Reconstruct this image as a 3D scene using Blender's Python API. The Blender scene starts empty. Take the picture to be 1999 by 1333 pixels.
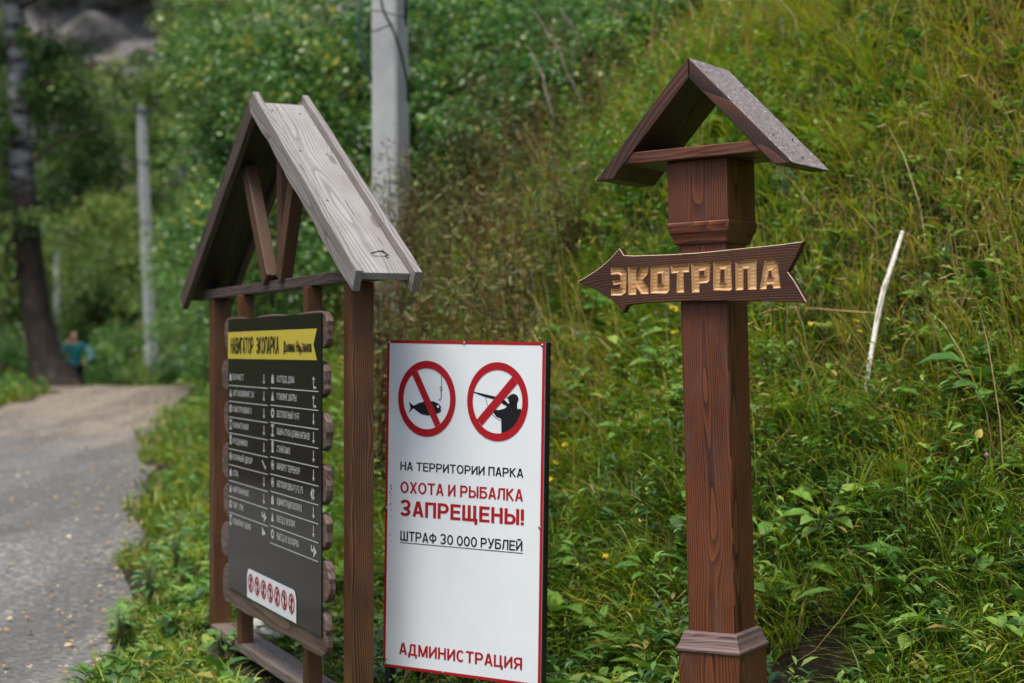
import bpy, bmesh, math, random
import numpy as np
from mathutils import Vector, Matrix, geometry

# ------------------------------------------------------------------ camera, light, exposure
S = bpy.context.scene
COL = S.collection
R = math.radians
F = 3054.0                      # focal length in photo pixels (photo 1999 x 1333)
CX, CY, HZ = 999.5, 666.5, 685.0
CAMZ = 1.55
cd = bpy.data.cameras.new('camera'); cam = bpy.data.objects.new('camera', cd); COL.objects.link(cam)
cam.location = (0, 0, CAMZ); cam.rotation_euler = (R(90), 0, 0)
cd.sensor_width = 36.0; cd.lens = F / 1999.0 * 36.0
cd.shift_y = (HZ - CY) / 1999.0
cd.clip_start = 0.1; cd.clip_end = 600
cd.dof.use_dof = True; cd.dof.focus_distance = 6.1; cd.dof.aperture_fstop = 1.7
S.camera = cam
SUN_EL, SUN_AZ = R(68), R(212)          # azimuth clockwise from +Y
w = bpy.data.worlds.new('World'); S.world = w; w.use_nodes = True
nt = w.node_tree
sky = nt.nodes.new('ShaderNodeTexSky'); sky.sky_type = 'NISHITA'; sky.sun_disc = False
sky.sun_elevation = SUN_EL; sky.sun_rotation = SUN_AZ
sky.air_density = 1.0; sky.dust_density = 4.0; sky.ozone_density = 1.0
bg = nt.nodes['Background']; bg.inputs[1].default_value = 0.115
nt.links.new(sky.outputs[0], bg.inputs[0])
sl = bpy.data.lights.new('sun', 'SUN'); so = bpy.data.objects.new('sun', sl); COL.objects.link(so)
sl.energy = 1.5; sl.angle = R(26); sl.color = (1.0, .96, .86)
sd = Vector((math.sin(SUN_AZ) * math.cos(SUN_EL), math.cos(SUN_AZ) * math.cos(SUN_EL), math.sin(SUN_EL)))
so.rotation_euler = sd.to_track_quat('Z', 'Y').to_euler(); so.location = (0, 0, 30)
S.view_settings.view_transform = 'Standard'; S.view_settings.look = 'None'
S.view_settings.exposure = 1.06; S.view_settings.gamma = 1.0
S.render.engine = 'CYCLES'
S.cycles.use_denoising = True
S.cycles.max_bounces = 6; S.cycles.transparent_max_bounces = 4
S.cycles.sample_clamp_indirect = 4.0

rng = np.random.default_rng(7)
random.seed(7)

# ------------------------------------------------------------------ helpers
def at(px, py, Y):
    return Vector(((px - CX) / F * Y, Y, CAMZ - (py - HZ) / F * Y))

def on_plane(px, py, P, N):
    d = Vector(((px - CX) / F, 1.0, -(py - HZ) / F)); o = Vector((0, 0, CAMZ))
    t = (Vector(P) - o).dot(N) / d.dot(N)
    return o + d * t

def tag(o, label=None, cat=None, group=None, kind=None):
    if label: o['label'] = label
    if cat: o['category'] = cat
    if group: o['group'] = group
    if kind: o['kind'] = kind
    return o

def thing(name, label, cat, loc=(0, 0, 0), group=None):
    o = bpy.data.objects.new(name, None); COL.objects.link(o); o.location = loc
    o.empty_display_size = .2
    return tag(o, label, cat, group)

def link(name, me, mats, parent=None, M=None):
    """links mesh data whose vertices are in the frame M (world matrix, before any lean of the root)"""
    o = bpy.data.objects.new(name, me); COL.objects.link(o)
    for m in (mats if isinstance(mats, (list, tuple)) else [mats]): me.materials.append(m)
    M = M or Matrix.Identity(4)
    if parent is not None:
        o.parent = parent
        M = Matrix.Translation(-rootloc(parent)) @ M if parent.parent is None else WM[parent.name].inverted() @ M
    o.matrix_basis = M
    WM[o.name] = (Matrix.Translation(rootloc(parent)) @ M) if parent is not None and parent.parent is None else (M if parent is None else WM[parent.name] @ M)
    return o
WM = {}
def rootloc(o): return Vector(o.location)

def frame(o, x, y=None, z=None):
    x = Vector(x).normalized()
    if z is not None:
        z = Vector(z); z = (z - x * z.dot(x)).normalized(); y = z.cross(x)
    else:
        y = Vector(y); y = (y - x * y.dot(x)).normalized(); z = x.cross(y)
    M = Matrix((x, y, z)).transposed().to_4x4(); M.translation = Vector(o)
    return M

def mesh_py(name, verts, faces, smooth=False):
    me = bpy.data.meshes.new(name); me.from_pydata([tuple(v) for v in verts], [], faces); me.update()
    if smooth:
        me.polygons.foreach_set('use_smooth', [True] * len(me.polygons))
    return me

def mesh_np(name, V, T, tint=None, smooth=False):
    """V (n,3) float, T (m,3 or 4) int"""
    me = bpy.data.meshes.new(name)
    k = T.shape[1]
    me.vertices.add(len(V)); me.vertices.foreach_set('co', np.ascontiguousarray(V, dtype=np.float32).ravel())
    me.loops.add(T.size); me.loops.foreach_set('vertex_index', np.ascontiguousarray(T, dtype=np.int32).ravel())
    me.polygons.add(len(T)); me.polygons.foreach_set('loop_start', np.arange(0, T.size, k, dtype=np.int32))
    if smooth: me.polygons.foreach_set('use_smooth', np.ones(len(T), dtype=bool))
    me.update(calc_edges=True); 
    if tint is not None:
        a = me.attributes.new('tint', 'FLOAT', 'POINT'); a.data.foreach_set('value', np.ascontiguousarray(tint, dtype=np.float32))
    return me

def bevel(o, wdt=.004, seg=2):
    m = o.modifiers.new('edge', 'BEVEL'); m.width = wdt; m.segments = seg; m.limit_method = 'ANGLE'; m.angle_limit = R(40)
    return o

def plank(name, parent, a, b, wid, thk, side, mat, bev=.004, wob=0.0, seed=0):
    """a bar from a to b (centres of its ends), thickness thk along 'side', width wid across; optional hand cut wobble"""
    a, b = Vector(a), Vector(b); L = (b - a).length
    M = frame((a + b) / 2, b - a, z=side)
    n = max(1, int(L / .05)) if wob else 1
    rr = random.Random(seed)
    vs, fs = [], []
    ph = [rr.uniform(0, 6.28) for _ in range(4)]
    for i in range(n + 1):
        x = -L / 2 + L * i / n
        d1 = wob * (math.sin(x * 9 + ph[0]) + .6 * math.sin(x * 23 + ph[1]))
        d2 = wob * .35 * (math.sin(x * 11 + ph[2]) + .6 * math.sin(x * 27 + ph[3]))
        for (sy, sz) in ((-1, -1), (1, -1), (1, 1), (-1, 1)):
            y = sy * wid / 2 + (d1 if sy < 0 else d2)
            vs.append((x, y, sz * thk / 2))
    fs.append((3, 2, 1, 0))
    for i in range(n):
        for k in range(4):
            p, q = i * 4 + k, i * 4 + (k + 1) % 4
            fs.append((p, q, q + 4, p + 4))
    e = n * 4; fs.append((e, e + 1, e + 2, e + 3))
    o = link(name, mesh_py(name, vs, fs), mat, parent, M)
    if bev: bevel(o, bev)
    return o

def tube_np(pts, rad, k=8, cap=True):
    """verts, quads of a tube along pts"""
    pts = [Vector(p) for p in pts]; n = len(pts)
    V, Q = [], []
    t0 = (pts[1] - pts[0]).normalized()
    up = Vector((0, 0, 1)) if abs(t0.z) < .9 else Vector((1, 0, 0))
    u = t0.cross(up).normalized()
    for i in range(n):
        t = (pts[min(i + 1, n - 1)] - pts[max(i - 1, 0)]).normalized()
        u = (u - t * u.dot(t)).normalized(); v = t.cross(u)
        r = rad[i] if hasattr(rad, '__len__') else rad
        for j in range(k):
            a = 2 * math.pi * j / k
            V.append(pts[i] + (u * math.cos(a) + v * math.sin(a)) * r)
    for i in range(n - 1):
        for j in range(k):
            a, b = i * k + j, i * k + (j + 1) % k
            Q.append((a, b, b + k, a + k))
    return V, Q

class MB:
    def __init__(s): s.v, s.f = [], []
    def add(s, V, Q):
        b = len(s.v); s.v += [tuple(x) for x in V]; s.f += [tuple(i + b for i in q) for q in Q]
    def tube(s, pts, rad, k=8):
        V, Q = tube_np(pts, rad, k); n = len(V)
        Q = Q + [tuple(range(k - 1, -1, -1)), tuple(range(n - k, n))]
        s.add(V, Q)
    def box(s, M, sx, sy, sz):
        V = [M @ Vector((x * sx / 2, y * sy / 2, z * sz / 2)) for x in (-1, 1) for y in (-1, 1) for z in (-1, 1)]
        s.add(V, [(0, 1, 3, 2), (4, 6, 7, 5), (0, 4, 5, 1), (2, 3, 7, 6), (0, 2, 6, 4), (1, 5, 7, 3)])
    def build(s, name, mat, parent=None, M=None, smooth=False):
        V = s.v
        if M is not None:
            Mi = M.inverted(); V = [Mi @ Vector(v) for v in V]
        return link(name, mesh_py(name, V, s.f, smooth), mat, parent, M)

# ------------------------------------------------------------------ node helpers and materials
def newmat(name, rough=.6, spec=.5):
    m = bpy.data.materials.new(name); m.use_nodes = True
    b = m.node_tree.nodes['Principled BSDF']
    b.inputs['Roughness'].default_value = rough
    b.inputs['Specular IOR Level'].default_value = spec
    return m, m.node_tree, b

def N(nt, typ, **kw):
    n = nt.nodes.new(typ)
    for k, v in kw.items():
        if k in ('inp',):
            for i, x in v.items(): n.inputs[i].default_value = x
        else: setattr(n, k, v)
    return n

def ramp(nt, fac, stops, interp='LINEAR'):
    r = nt.nodes.new('ShaderNodeValToRGB'); r.color_ramp.interpolation = interp
    el = r.color_ramp.elements
    while len(el) < len(stops): el.new(.5)
    for e, (p, c) in zip(el, stops):
        e.position = p; e.color = (c[0], c[1], c[2], 1) if hasattr(c, '__len__') else (c, c, c, 1)
    nt.links.new(fac, r.inputs[0]); return r.outputs[0]

def mathn(nt, op, a, b=None, clamp=False):
    n = nt.nodes.new('ShaderNodeMath'); n.operation = op; n.use_clamp = clamp
    for i, x in enumerate((a, b)):
        if x is None: continue
        if isinstance(x, (int, float)): n.inputs[i].default_value = x
        else: nt.links.new(x, n.inputs[i])
    return n.outputs[0]

def mix(nt, fac, a, b, mode='MIX'):
    n = nt.nodes.new('ShaderNodeMix'); n.data_type = 'RGBA'; n.blend_type = mode
    for i, x in ((0, fac), (6, a), (7, b)):
        if isinstance(x, (int, float)): n.inputs[i].default_value = x
        elif isinstance(x, (tuple, list)): n.inputs[i].default_value = (*x[:3], 1)
        else: nt.links.new(x, n.inputs[i])
    return n.outputs[2]

def noise(nt, vec, scale, detail=4, rough=.55, dist=0):
    n = N(nt, 'ShaderNodeTexNoise'); n.inputs['Scale'].default_value = scale; n.inputs['Detail'].default_value = detail
    n.inputs['Roughness'].default_value = rough; n.inputs['Distortion'].default_value = dist
    if vec is not None: nt.links.new(vec, n.inputs['Vector'])
    return n.outputs[0]

def mapping(nt, vec, scale=(1, 1, 1), loc=(0, 0, 0)):
    n = N(nt, 'ShaderNodeMapping'); n.inputs['Scale'].default_value = scale; n.inputs['Location'].default_value = loc
    nt.links.new(vec, n.inputs['Vector']); return n.outputs[0]

def bump(nt, b, h, strength=.3, dist=.01):
    n = N(nt, 'ShaderNodeBump'); n.inputs['Strength'].default_value = strength; n.inputs['Distance'].default_value = dist
    nt.links.new(h, n.inputs['Height']); nt.links.new(n.outputs[0], b.inputs['Normal'])

def wood(name, dark, mid, light, period=.011, rough=.45, centre=(.02, -.055), grey=None, spots=None, knots=True, bumps=.35, wear=None):
    """grain runs along local x"""
    m, nt, b = newmat(name, rough, .4)
    tc = N(nt, 'ShaderNodeTexCoord'); oi = N(nt, 'ShaderNodeObjectInfo')
    off = N(nt, 'ShaderNodeVectorMath', operation='SCALE'); off.inputs[0].default_value = (37.0, .0, .0)
    nt.links.new(oi.outputs['Random'], off.inputs['Scale'])
    add = N(nt, 'ShaderNodeVectorMath', operation='ADD'); nt.links.new(tc.outputs['Object'], add.inputs[0]); nt.links.new(off.outputs[0], add.inputs[1])
    P = add.outputs[0]
    # slow wandering of the pith along the board
    n1 = N(nt, 'ShaderNodeTexNoise'); n1.inputs['Scale'].default_value = 1.0; n1.inputs['Detail'].default_value = 2
    nt.links.new(mapping(nt, P, (1.15, 2, 2)), n1.inputs['Vector'])
    wv = N(nt, 'ShaderNodeVectorMath', operation='SUBTRACT'); nt.links.new(n1.outputs['Color'], wv.inputs[0]); wv.inputs[1].default_value = (.5, .5, .5)
    ws = N(nt, 'ShaderNodeVectorMath', operation='MULTIPLY'); nt.links.new(wv.outputs[0], ws.inputs[0]); ws.inputs[1].default_value = (0, .075, .075)
    pa = N(nt, 'ShaderNodeVectorMath', operation='ADD')
    nt.links.new(mapping(nt, P, (.02, 1, 1), (0, centre[0], centre[1])), pa.inputs[0]); nt.links.new(ws.outputs[0], pa.inputs[1])
    vecr = pa.outputs[0]
    kn = None
    if knots:
        vo = N(nt, 'ShaderNodeTexVoronoi'); vo.inputs['Scale'].default_value = 1.0
        nt.links.new(mapping(nt, P, (1.5, 6, 6), (3.3, .4, .7)), vo.inputs['Vector'])
        kd = vo.outputs['Distance']
        kn = ramp(nt, kd, [(.0, 1), (.07, .9), (.11, 0)], 'EASE')
        kp = ramp(nt, kd, [(.0, 1), (.35, 0)], 'EASE')
        ka = N(nt, 'ShaderNodeVectorMath', operation='SCALE'); ka.inputs[0].default_value = (0, .026, .018); nt.links.new(kp, ka.inputs['Scale'])
        p2 = N(nt, 'ShaderNodeVectorMath', operation='ADD'); nt.links.new(vecr, p2.inputs[0]); nt.links.new(ka.outputs[0], p2.inputs[1]); vecr = p2.outputs[0]
    wvx = N(nt, 'ShaderNodeTexWave', wave_type='RINGS', rings_direction='X', wave_profile='SAW')
    wvx.inputs['Scale'].default_value = .314 / period; wvx.inputs['Distortion'].default_value = .7
    wvx.inputs['Detail'].default_value = 2; wvx.inputs['Detail Scale'].default_value = .6
    nt.links.new(vecr, wvx.inputs['Vector'])
    fib = noise(nt, mapping(nt, P, (6, 260, 260)), 1.0, 3, .6)
    blot = noise(nt, mapping(nt, P, (2.5, 8, 8)), 1.0, 4, .6)
    g = mathn(nt, 'ADD', mathn(nt, 'MULTIPLY', wvx.outputs[1], .62), mathn(nt, 'MULTIPLY', fib, .42))
    g = mathn(nt, 'ADD', g, mathn(nt, 'MULTIPLY', mathn(nt, 'SUBTRACT', blot, .5), .7))
    c = ramp(nt, g, [(.18, dark), (.5, mid), (.95, light)])
    if kn is not None: c = mix(nt, mathn(nt, 'MULTIPLY', kn, .8), c, tuple(x * .5 for x in dark))
    ck = ramp(nt, noise(nt, mapping(nt, P, (1.3, 55, 55), (2, 3, 9)), 1.0, 3, .5), [(.665, 0), (.69, 1)])
    c = mix(nt, mathn(nt, 'MULTIPLY', ck, .75), c, tuple(x * .35 for x in dark))
    if grey:
        gm = ramp(nt, noise(nt, mapping(nt, P, (1.5, 5, 5), (5, 2, 1)), 1.0, 5, .65), [(.42, 0), (.72, 1)])
        c = mix(nt, mathn(nt, 'MULTIPLY', gm, .55), c, grey)
    if wear:
        gm = ramp(nt, noise(nt, mapping(nt, P, (3, 9, 9), (1, 7, 4)), 1.0, 6, .7), [(.5, 0), (.72, 1)])
        c = mix(nt, mathn(nt, 'MULTIPLY', gm, .6), c, wear)
    nt.links.new(c, b.inputs['Base Color'])
    if spots:
        sp = noise(nt, mapping(nt, tc.outputs['Object'], (70, 140, 140)), 1.0, 2, .6)
        sm = ramp(nt, sp, [(.56, 0), (.63, 1)])
        c2 = mix(nt, mathn(nt, 'MULTIPLY', sm, .9), c, spots); nt.links.new(c2, b.inputs['Base Color'])
    rr = ramp(nt, g, [(.1, min(1, rough + .15)), (1, max(.1, rough - .1))]); nt.links.new(rr, b.inputs['Roughness'])
    bump(nt, b, g, bumps, .002)
    return m

def plain(name, col, rough=.5, spec=.5, metal=0.0, var=.0, scale=20, bmp=0.0):
    m, nt, b = newmat(name, rough, spec); b.inputs['Metallic'].default_value = metal
    b.inputs['Base Color'].default_value = (*col, 1)
    tc = N(nt, 'ShaderNodeTexCoord')
    if var:
        n = noise(nt, tc.outputs['Object'], scale, 5, .6)
        c = ramp(nt, n, [(.3, tuple(x * (1 - var) for x in col)), (.7, tuple(min(1, x * (1 + var)) for x in col))])
        nt.links.new(c, b.inputs['Base Color'])
        if bmp: bump(nt, b, n, bmp, .01)
    return m

def leafmat(name, stops, rough=.45, trans=.25, spec=.45, patch=0.0):
    m, nt, b = newmat(name, rough, spec)
    a = N(nt, 'ShaderNodeAttribute', attribute_name='tint')
    c = ramp(nt, a.outputs['Fac'], stops)
    nt.links.new(c, b.inputs['Base Color'])
    tr = N(nt, 'ShaderNodeBsdfTranslucent')
    hs = N(nt, 'ShaderNodeHueSaturation'); hs.inputs['Value'].default_value = 1.5; hs.inputs['Saturation'].default_value = 1.1
    nt.links.new(c, hs.inputs['Color']); nt.links.new(hs.outputs[0], tr.inputs['Color'])
    mx = N(nt, 'ShaderNodeMixShader'); mx.inputs[0].default_value = trans
    nt.links.new(b.outputs[0], mx.inputs[1]); nt.links.new(tr.outputs[0], mx.inputs[2])
    nt.links.new(mx.outputs[0], nt.nodes['Material Output'].inputs[0])
    return m

# stained woods
W_red = wood('red_brown_stained_pine', (.028, .0088, .0048), (.098, .0285, .0122), (.2, .063, .023), .0075, .42, (.01, -.055), wear=(.12, .065, .048), bumps=.4)
W_redroof = wood('stained_roof_board', (.012, .006, .0042), (.05, .0195, .011), (.14, .056, .03), .0085, .48, bumps=.5, grey=(.06, .045, .04))
W_roofgrey = wood('rain_greyed_roof_board', (.10, .076, .074), (.175, .14, .138), (.26, .22, .218), .010, .42, spots=(.62, .6, .6), knots=False)
W_faded = wood('faded_moulding_wood', (.07, .038, .035), (.13, .078, .072), (.21, .145, .135), .006, .5, grey=(.17, .125, .125), knots=False)
W_brown = wood('brown_stained_post', (.018, .0075, .0035), (.068, .0285, .011), (.2, .082, .028), .008, .45)
W_brace = wood('dark_brown_brace', (.026, .012, .006), (.072, .034, .018), (.14, .074, .042), .010, .55)
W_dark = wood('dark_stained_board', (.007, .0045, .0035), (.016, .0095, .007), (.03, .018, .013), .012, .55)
W_beam = wood('dark_beam_wood', (.028, .017, .014), (.055, .037, .032), (.10, .072, .064), .012, .55, grey=(.1, .082, .08))
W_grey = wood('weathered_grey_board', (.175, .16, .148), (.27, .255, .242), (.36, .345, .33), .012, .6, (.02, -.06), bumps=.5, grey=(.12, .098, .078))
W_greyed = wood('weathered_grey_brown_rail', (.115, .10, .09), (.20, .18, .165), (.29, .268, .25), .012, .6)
W_live = wood('live_edge_slab_wood', (.05, .03, .022), (.095, .06, .046), (.15, .10, .078), .02, .55, grey=(.15, .115, .1))
W_leftrail = wood('dark_brown_rail', (.03, .02, .016), (.065, .044, .037), (.11, .08, .07), .012, .55)
W_bench = wood('weathered_bench_plank', (.065, .045, .036), (.135, .10, .083), (.22, .175, .15), .012, .6, grey=(.21, .185, .17))
W_arrow = wood('carved_board_stain', (.009, .0034, .0018), (.038, .012, .005), (.14, .046, .015), .0095, .6, (.03, -.02), bumps=.5)
# fresh cut wood inside the letters: growth layers show as contour lines on the sloping cuts
def carvedmat():
    m, nt, b = newmat('fresh_carved_pine', .5, .35)
    tc = N(nt, 'ShaderNodeTexCoord'); P = tc.outputs['Object']
    n1 = noise(nt, mapping(nt, P, (3, 9, 9)), 1.0, 2)
    sx = N(nt, 'ShaderNodeSeparateXYZ'); nt.links.new(P, sx.inputs[0])
    h = mathn(nt, 'ADD', mathn(nt, 'MULTIPLY', sx.outputs[2], 330.0), mathn(nt, 'ADD', mathn(nt, 'MULTIPLY', n1, 2.5), mathn(nt, 'MULTIPLY', sx.outputs[1], 70.0)))
    s = mathn(nt, 'FRACT', h)
    c = ramp(nt, s, [(0, (.26, .105, .03)), (.3, (.52, .29, .115)), (.75, (.60, .37, .165)), (.92, (.38, .17, .055)), (1, (.26, .105, .03))])
    bl = noise(nt, mapping(nt, P, (14, 30, 30)), 1.0, 4, .6)
    c = mix(nt, ramp(nt, bl, [(.5, 0), (.72, .6)]), c, (.66, .5, .33))
    nt.links.new(c, b.inputs['Base Color']); bump(nt, b, s, .25, .001)
    return m
M_carve = carvedmat()
M_edgelight = plain('painted_skylit_edge', (.50, .40, .29), .6, .3, var=.2, scale=60)  # pale tone that paints the sky's highlight on the arrow board's top arris
M_white = plain('white_sign_face', (.70, .735, .75), .55, .3, var=.025, scale=5)
M_red = plain('sign_red', (.36, .008, .014), .35, .5)
M_black = plain('sign_black', (.006, .006, .007), .4, .5)
M_frame = plain('black_painted_steel', (.008, .008, .009), .45, .5, var=.3, scale=40)
M_screw = plain('zinc_screw', (.45, .45, .46), .35, .5, metal=.9)
M_panel = plain('dark_acrylic_panel', (.012, .0115, .0095), .12, .22)
M_yellow = plain('yellow_print', (.52, .43, .055), .35, .5)
M_print = plain('pale_print', (.42, .43, .42), .35, .5)
M_sticker = plain('white_sticker', (.60, .63, .66), .4, .5)
M_concrete = plain('pole_concrete', (.34, .35, .345), .85, .2, var=.13, scale=5, bmp=.2)
M_cable = plain('black_cable', (.012, .014, .018), .5, .5)
M_cableblue = plain('blue_black_cable', (.02, .045, .06), .4, .5)
M_iron = plain('dark_iron', (.02, .02, .02), .5, .5, var=.3)
M_teal = plain('teal_jacket', (.012, .12, .135), .8, .2, var=.15, scale=8)
M_paleteal = plain('pale_teal_sleeve', (.16, .34, .37), .8, .2)
M_trous = plain('dark_trousers', (.008, .009, .012), .85, .2)
M_skin = plain('skin', (.42, .22, .15), .55, .4)
M_hair = plain('brown_hair', (.05, .022, .012), .6, .4)

G = dict(dk=(.034, .07, .009), mid=(.105, .185, .018), br=(.21, .31, .03), yl=(.34, .345, .036), ol=(.33, .26, .055), tan=(.45, .34, .15), bn=(.16, .085, .036))
M_grass = leafmat('grass_blades', [(0, G['dk']), (.25, G['mid']), (.45, G['br']), (.6, G['yl']), (.75, G['ol']), (.9, G['tan']), (1, G['bn'])], .42, .3, .5)
M_weed = leafmat('weed_leaves', [(0, (.026, .075, .022)), (.35, (.075, .18, .034)), (.65, (.155, .29, .05)), (.85, (.28, .36, .07)), (1, (.32, .23, .07))], .36, .22, .5)
M_shrubleaf = leafmat('shrub_leaves', [(0, (.022, .058, .018)), (.35, (.065, .155, .036)), (.65, (.14, .26, .065)), (.85, (.26, .34, .065)), (1, (.45, .42, .07))], .3, .3, .5)
M_treeleaf = leafmat('tree_leaves', [(0, (.028, .056, .02)), (.35, (.08, .145, .036)), (.65, (.17, .26, .06)), (.85, (.28, .33, .075)), (1, (.38, .35, .09))], .5, .25, .3)
M_brushleaf = leafmat('dull_brush_leaves', [(0, (.03, .036, .015)), (.35, (.075, .09, .026)), (.65, (.16, .16, .042)), (.85, (.25, .19, .055)), (1, (.28, .15, .06))], .5, .22, .3)
M_worm = leafmat('silver_green_leaves', [(0, (.05, .11, .08)), (.5, (.11, .21, .15)), (1, (.2, .3, .22))], .5, .2, .3)
M_deadstem = plain('dead_grey_stems', (.17, .13, .105), .8, .2, var=.3, scale=14)
M_greenstem = plain('green_stems', (.06, .10, .03), .6, .3, var=.3, scale=14)
M_drystem = plain('dry_straw_stem', (.36, .24, .10), .7, .3, var=.25, scale=20)
M_redstem = plain('brown_dock_stems', (.085, .032, .018), .7, .2, var=.3, scale=14)
M_bark = plain('dark_furrowed_bark', (.038, .027, .019), .9, .2, var=.5, scale=5, bmp=.8)
M_twig = plain('twig_bark', (.05, .038, .028), .9, .2, var=.3, scale=9)
M_petal = plain('yellow_petals', (.72, .50, .015), .5, .3, var=.15, scale=60)
M_eye = plain('flower_centre', (.45, .22, .01), .7, .2)
M_clover = plain('pink_clover_head', (.34, .13, .24), .7, .2, var=.3, scale=150)
M_yleaf = plain('yellow_fallen_leaf', (.62, .48, .13), .5, .3, var=.2, scale=40)
M_litter = leafmat('fallen_leaves', [(0, (.10, .05, .02)), (.35, (.26, .14, .055)), (.7, (.42, .29, .12)), (1, (.55, .46, .26))], .6, .15, .3)

def birchmat():
    m, nt, b = newmat('birch_bark', .75, .2)
    tc = N(nt, 'ShaderNodeTexCoord'); P = tc.outputs['Object']
    sx = N(nt, 'ShaderNodeSeparateXYZ'); nt.links.new(P, sx.inputs[0])
    n = noise(nt, mapping(nt, P, (1.2, 1.2, 3.5)), 1.0, 5, .65)
    up = mathn(nt, 'ADD', mathn(nt, 'MULTIPLY', sx.outputs[2], .20), mathn(nt, 'MULTIPLY', n, .9))
    f = ramp(nt, up, [(1.17, 0), (1.3, 1)]) if False else ramp(nt, mathn(nt, 'MULTIPLY', up, .5), [(.62, 0), (.72, 1)])
    dk = ramp(nt, noise(nt, mapping(nt, P, (4, 4, 1.4)), 2.0, 5, .7), [(.3, (.010, .008, .006)), (.62, (.045, .034, .026)), (.70, (.24, .18, .13))])
    bands = ramp(nt, noise(nt, mapping(nt, P, (1.2, 1.2, 3.2)), 1.0, 5, .75), [(.44, (.022, .02, .018)), (.56, (.24, .25, .26))])
    nt.links.new(mix(nt, f, dk, bands), b.inputs['Base Color'])
    bump(nt, b, noise(nt, mapping(nt, P, (6, 6, 1.5)), 2.0, 5, .7), .8, .05)
    return m
M_birch = birchmat()

def groundmat():
    m, nt, b = newmat('soil_and_moss', .95, .15)
    tc = N(nt, 'ShaderNodeTexCoord'); P = tc.outputs['Object']
    a = noise(nt, P, 1.3, 6, .65); c2 = noise(nt, P, 14, 5, .7)
    soil = ramp(nt, c2, [(.3, (.009, .007, .0045)), (.55, (.030, .022, .014)), (.8, (.085, .064, .042))])
    moss = ramp(nt, c2, [(.3, (.010, .018, .006)), (.7, (.045, .06, .018))])
    sx = N(nt, 'ShaderNodeSeparateXYZ'); nt.links.new(P, sx.inputs[0])
    aa = mathn(nt, 'ADD', a, mathn(nt, 'MULTIPLY', mathn(nt, 'SUBTRACT', sx.outputs[1], 12.0), .012))
    c = mix(nt, ramp(nt, aa, [(.52, 0), (.7, .8)]), soil, moss)
    nt.links.new(c, b.inputs['Base Color']); bump(nt, b, c2, .6, .05)
    return m
M_ground = groundmat()

def roadmat():
    m, nt, b = newmat('gravel_road', .9, .15)
    tc = N(nt, 'ShaderNodeTexCoord'); P = tc.outputs['Object']
    v = N(nt, 'ShaderNodeTexVoronoi'); v.inputs['Scale'].default_value = 38; nt.links.new(P, v.inputs['Vector'])
    v2 = N(nt, 'ShaderNodeTexVoronoi'); v2.inputs['Scale'].default_value = 15; nt.links.new(P, v2.inputs['Vector'])
    big = noise(nt, P, .6, 5, .6); fine = noise(nt, P, 60, 3, .6)
    sc = N(nt, 'ShaderNodeSeparateColor'); nt.links.new(v.outputs['Color'], sc.inputs[0])
    g = ramp(nt, sc.outputs[0], [(0, (.075, .075, .072)), (.5, (.135, .135, .128)), (.86, (.20, .198, .186)), (1, (.36, .35, .32))])
    g = mix(nt, .22, g, ramp(nt, fine, [(.3, (.07, .07, .072)), (.7, (.3, .3, .31))]))
    tan = ramp(nt, sc.outputs[1], [(0, (.15, .118, .09)), (.5, (.25, .205, .16)), (1, (.38, .31, .235))])
    sx = N(nt, 'ShaderNodeSeparateXYZ'); nt.links.new(P, sx.inputs[0])
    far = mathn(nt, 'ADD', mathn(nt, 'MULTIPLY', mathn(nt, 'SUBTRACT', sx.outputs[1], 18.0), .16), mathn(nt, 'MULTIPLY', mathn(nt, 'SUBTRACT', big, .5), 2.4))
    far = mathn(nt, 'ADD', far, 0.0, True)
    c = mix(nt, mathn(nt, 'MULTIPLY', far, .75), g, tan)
    c = mix(nt, ramp(nt, big, [(.35, .35), (.6, 0)]), c, (.10, .095, .09))
    trk_ = noise(nt, mapping(nt, P, (1.5, .16, 1)), 1.0, 4, .55)
    c = mix(nt, ramp(nt, trk_, [(.42, .5), (.56, 0)]), c, (.075, .073, .068))
    nt.links.new(c, b.inputs['Base Color'])
    bump(nt, b, mathn(nt, 'ADD', v.outputs['Distance'], mathn(nt, 'MULTIPLY', v2.outputs['Distance'], .5)), .5, .012)
    return m
M_road = roadmat()

def rockmat():
    m, nt, b = newmat('grey_cliff_rock', .9, .2)
    tc = N(nt, 'ShaderNodeTexCoord'); P = tc.outputs['Object']
    a = noise(nt, mapping(nt, P, (1, 1, .55)), .9, 9, .75); c2 = noise(nt, P, .22, 6, .65)
    rock = ramp(nt, a, [(.36, (.06, .055, .05)), (.5, (.20, .185, .175)), (.66, (.36, .335, .32))])
    moss = ramp(nt, a, [(.3, (.015, .028, .010)), (.7, (.06, .09, .03))])
    nt.links.new(mix(nt, ramp(nt, c2, [(.52, 0), (.6, 1)]), rock, moss), b.inputs['Base Color']); bump(nt, b, a, 1.0, .6)
    return m
M_rock = rockmat()

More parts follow.
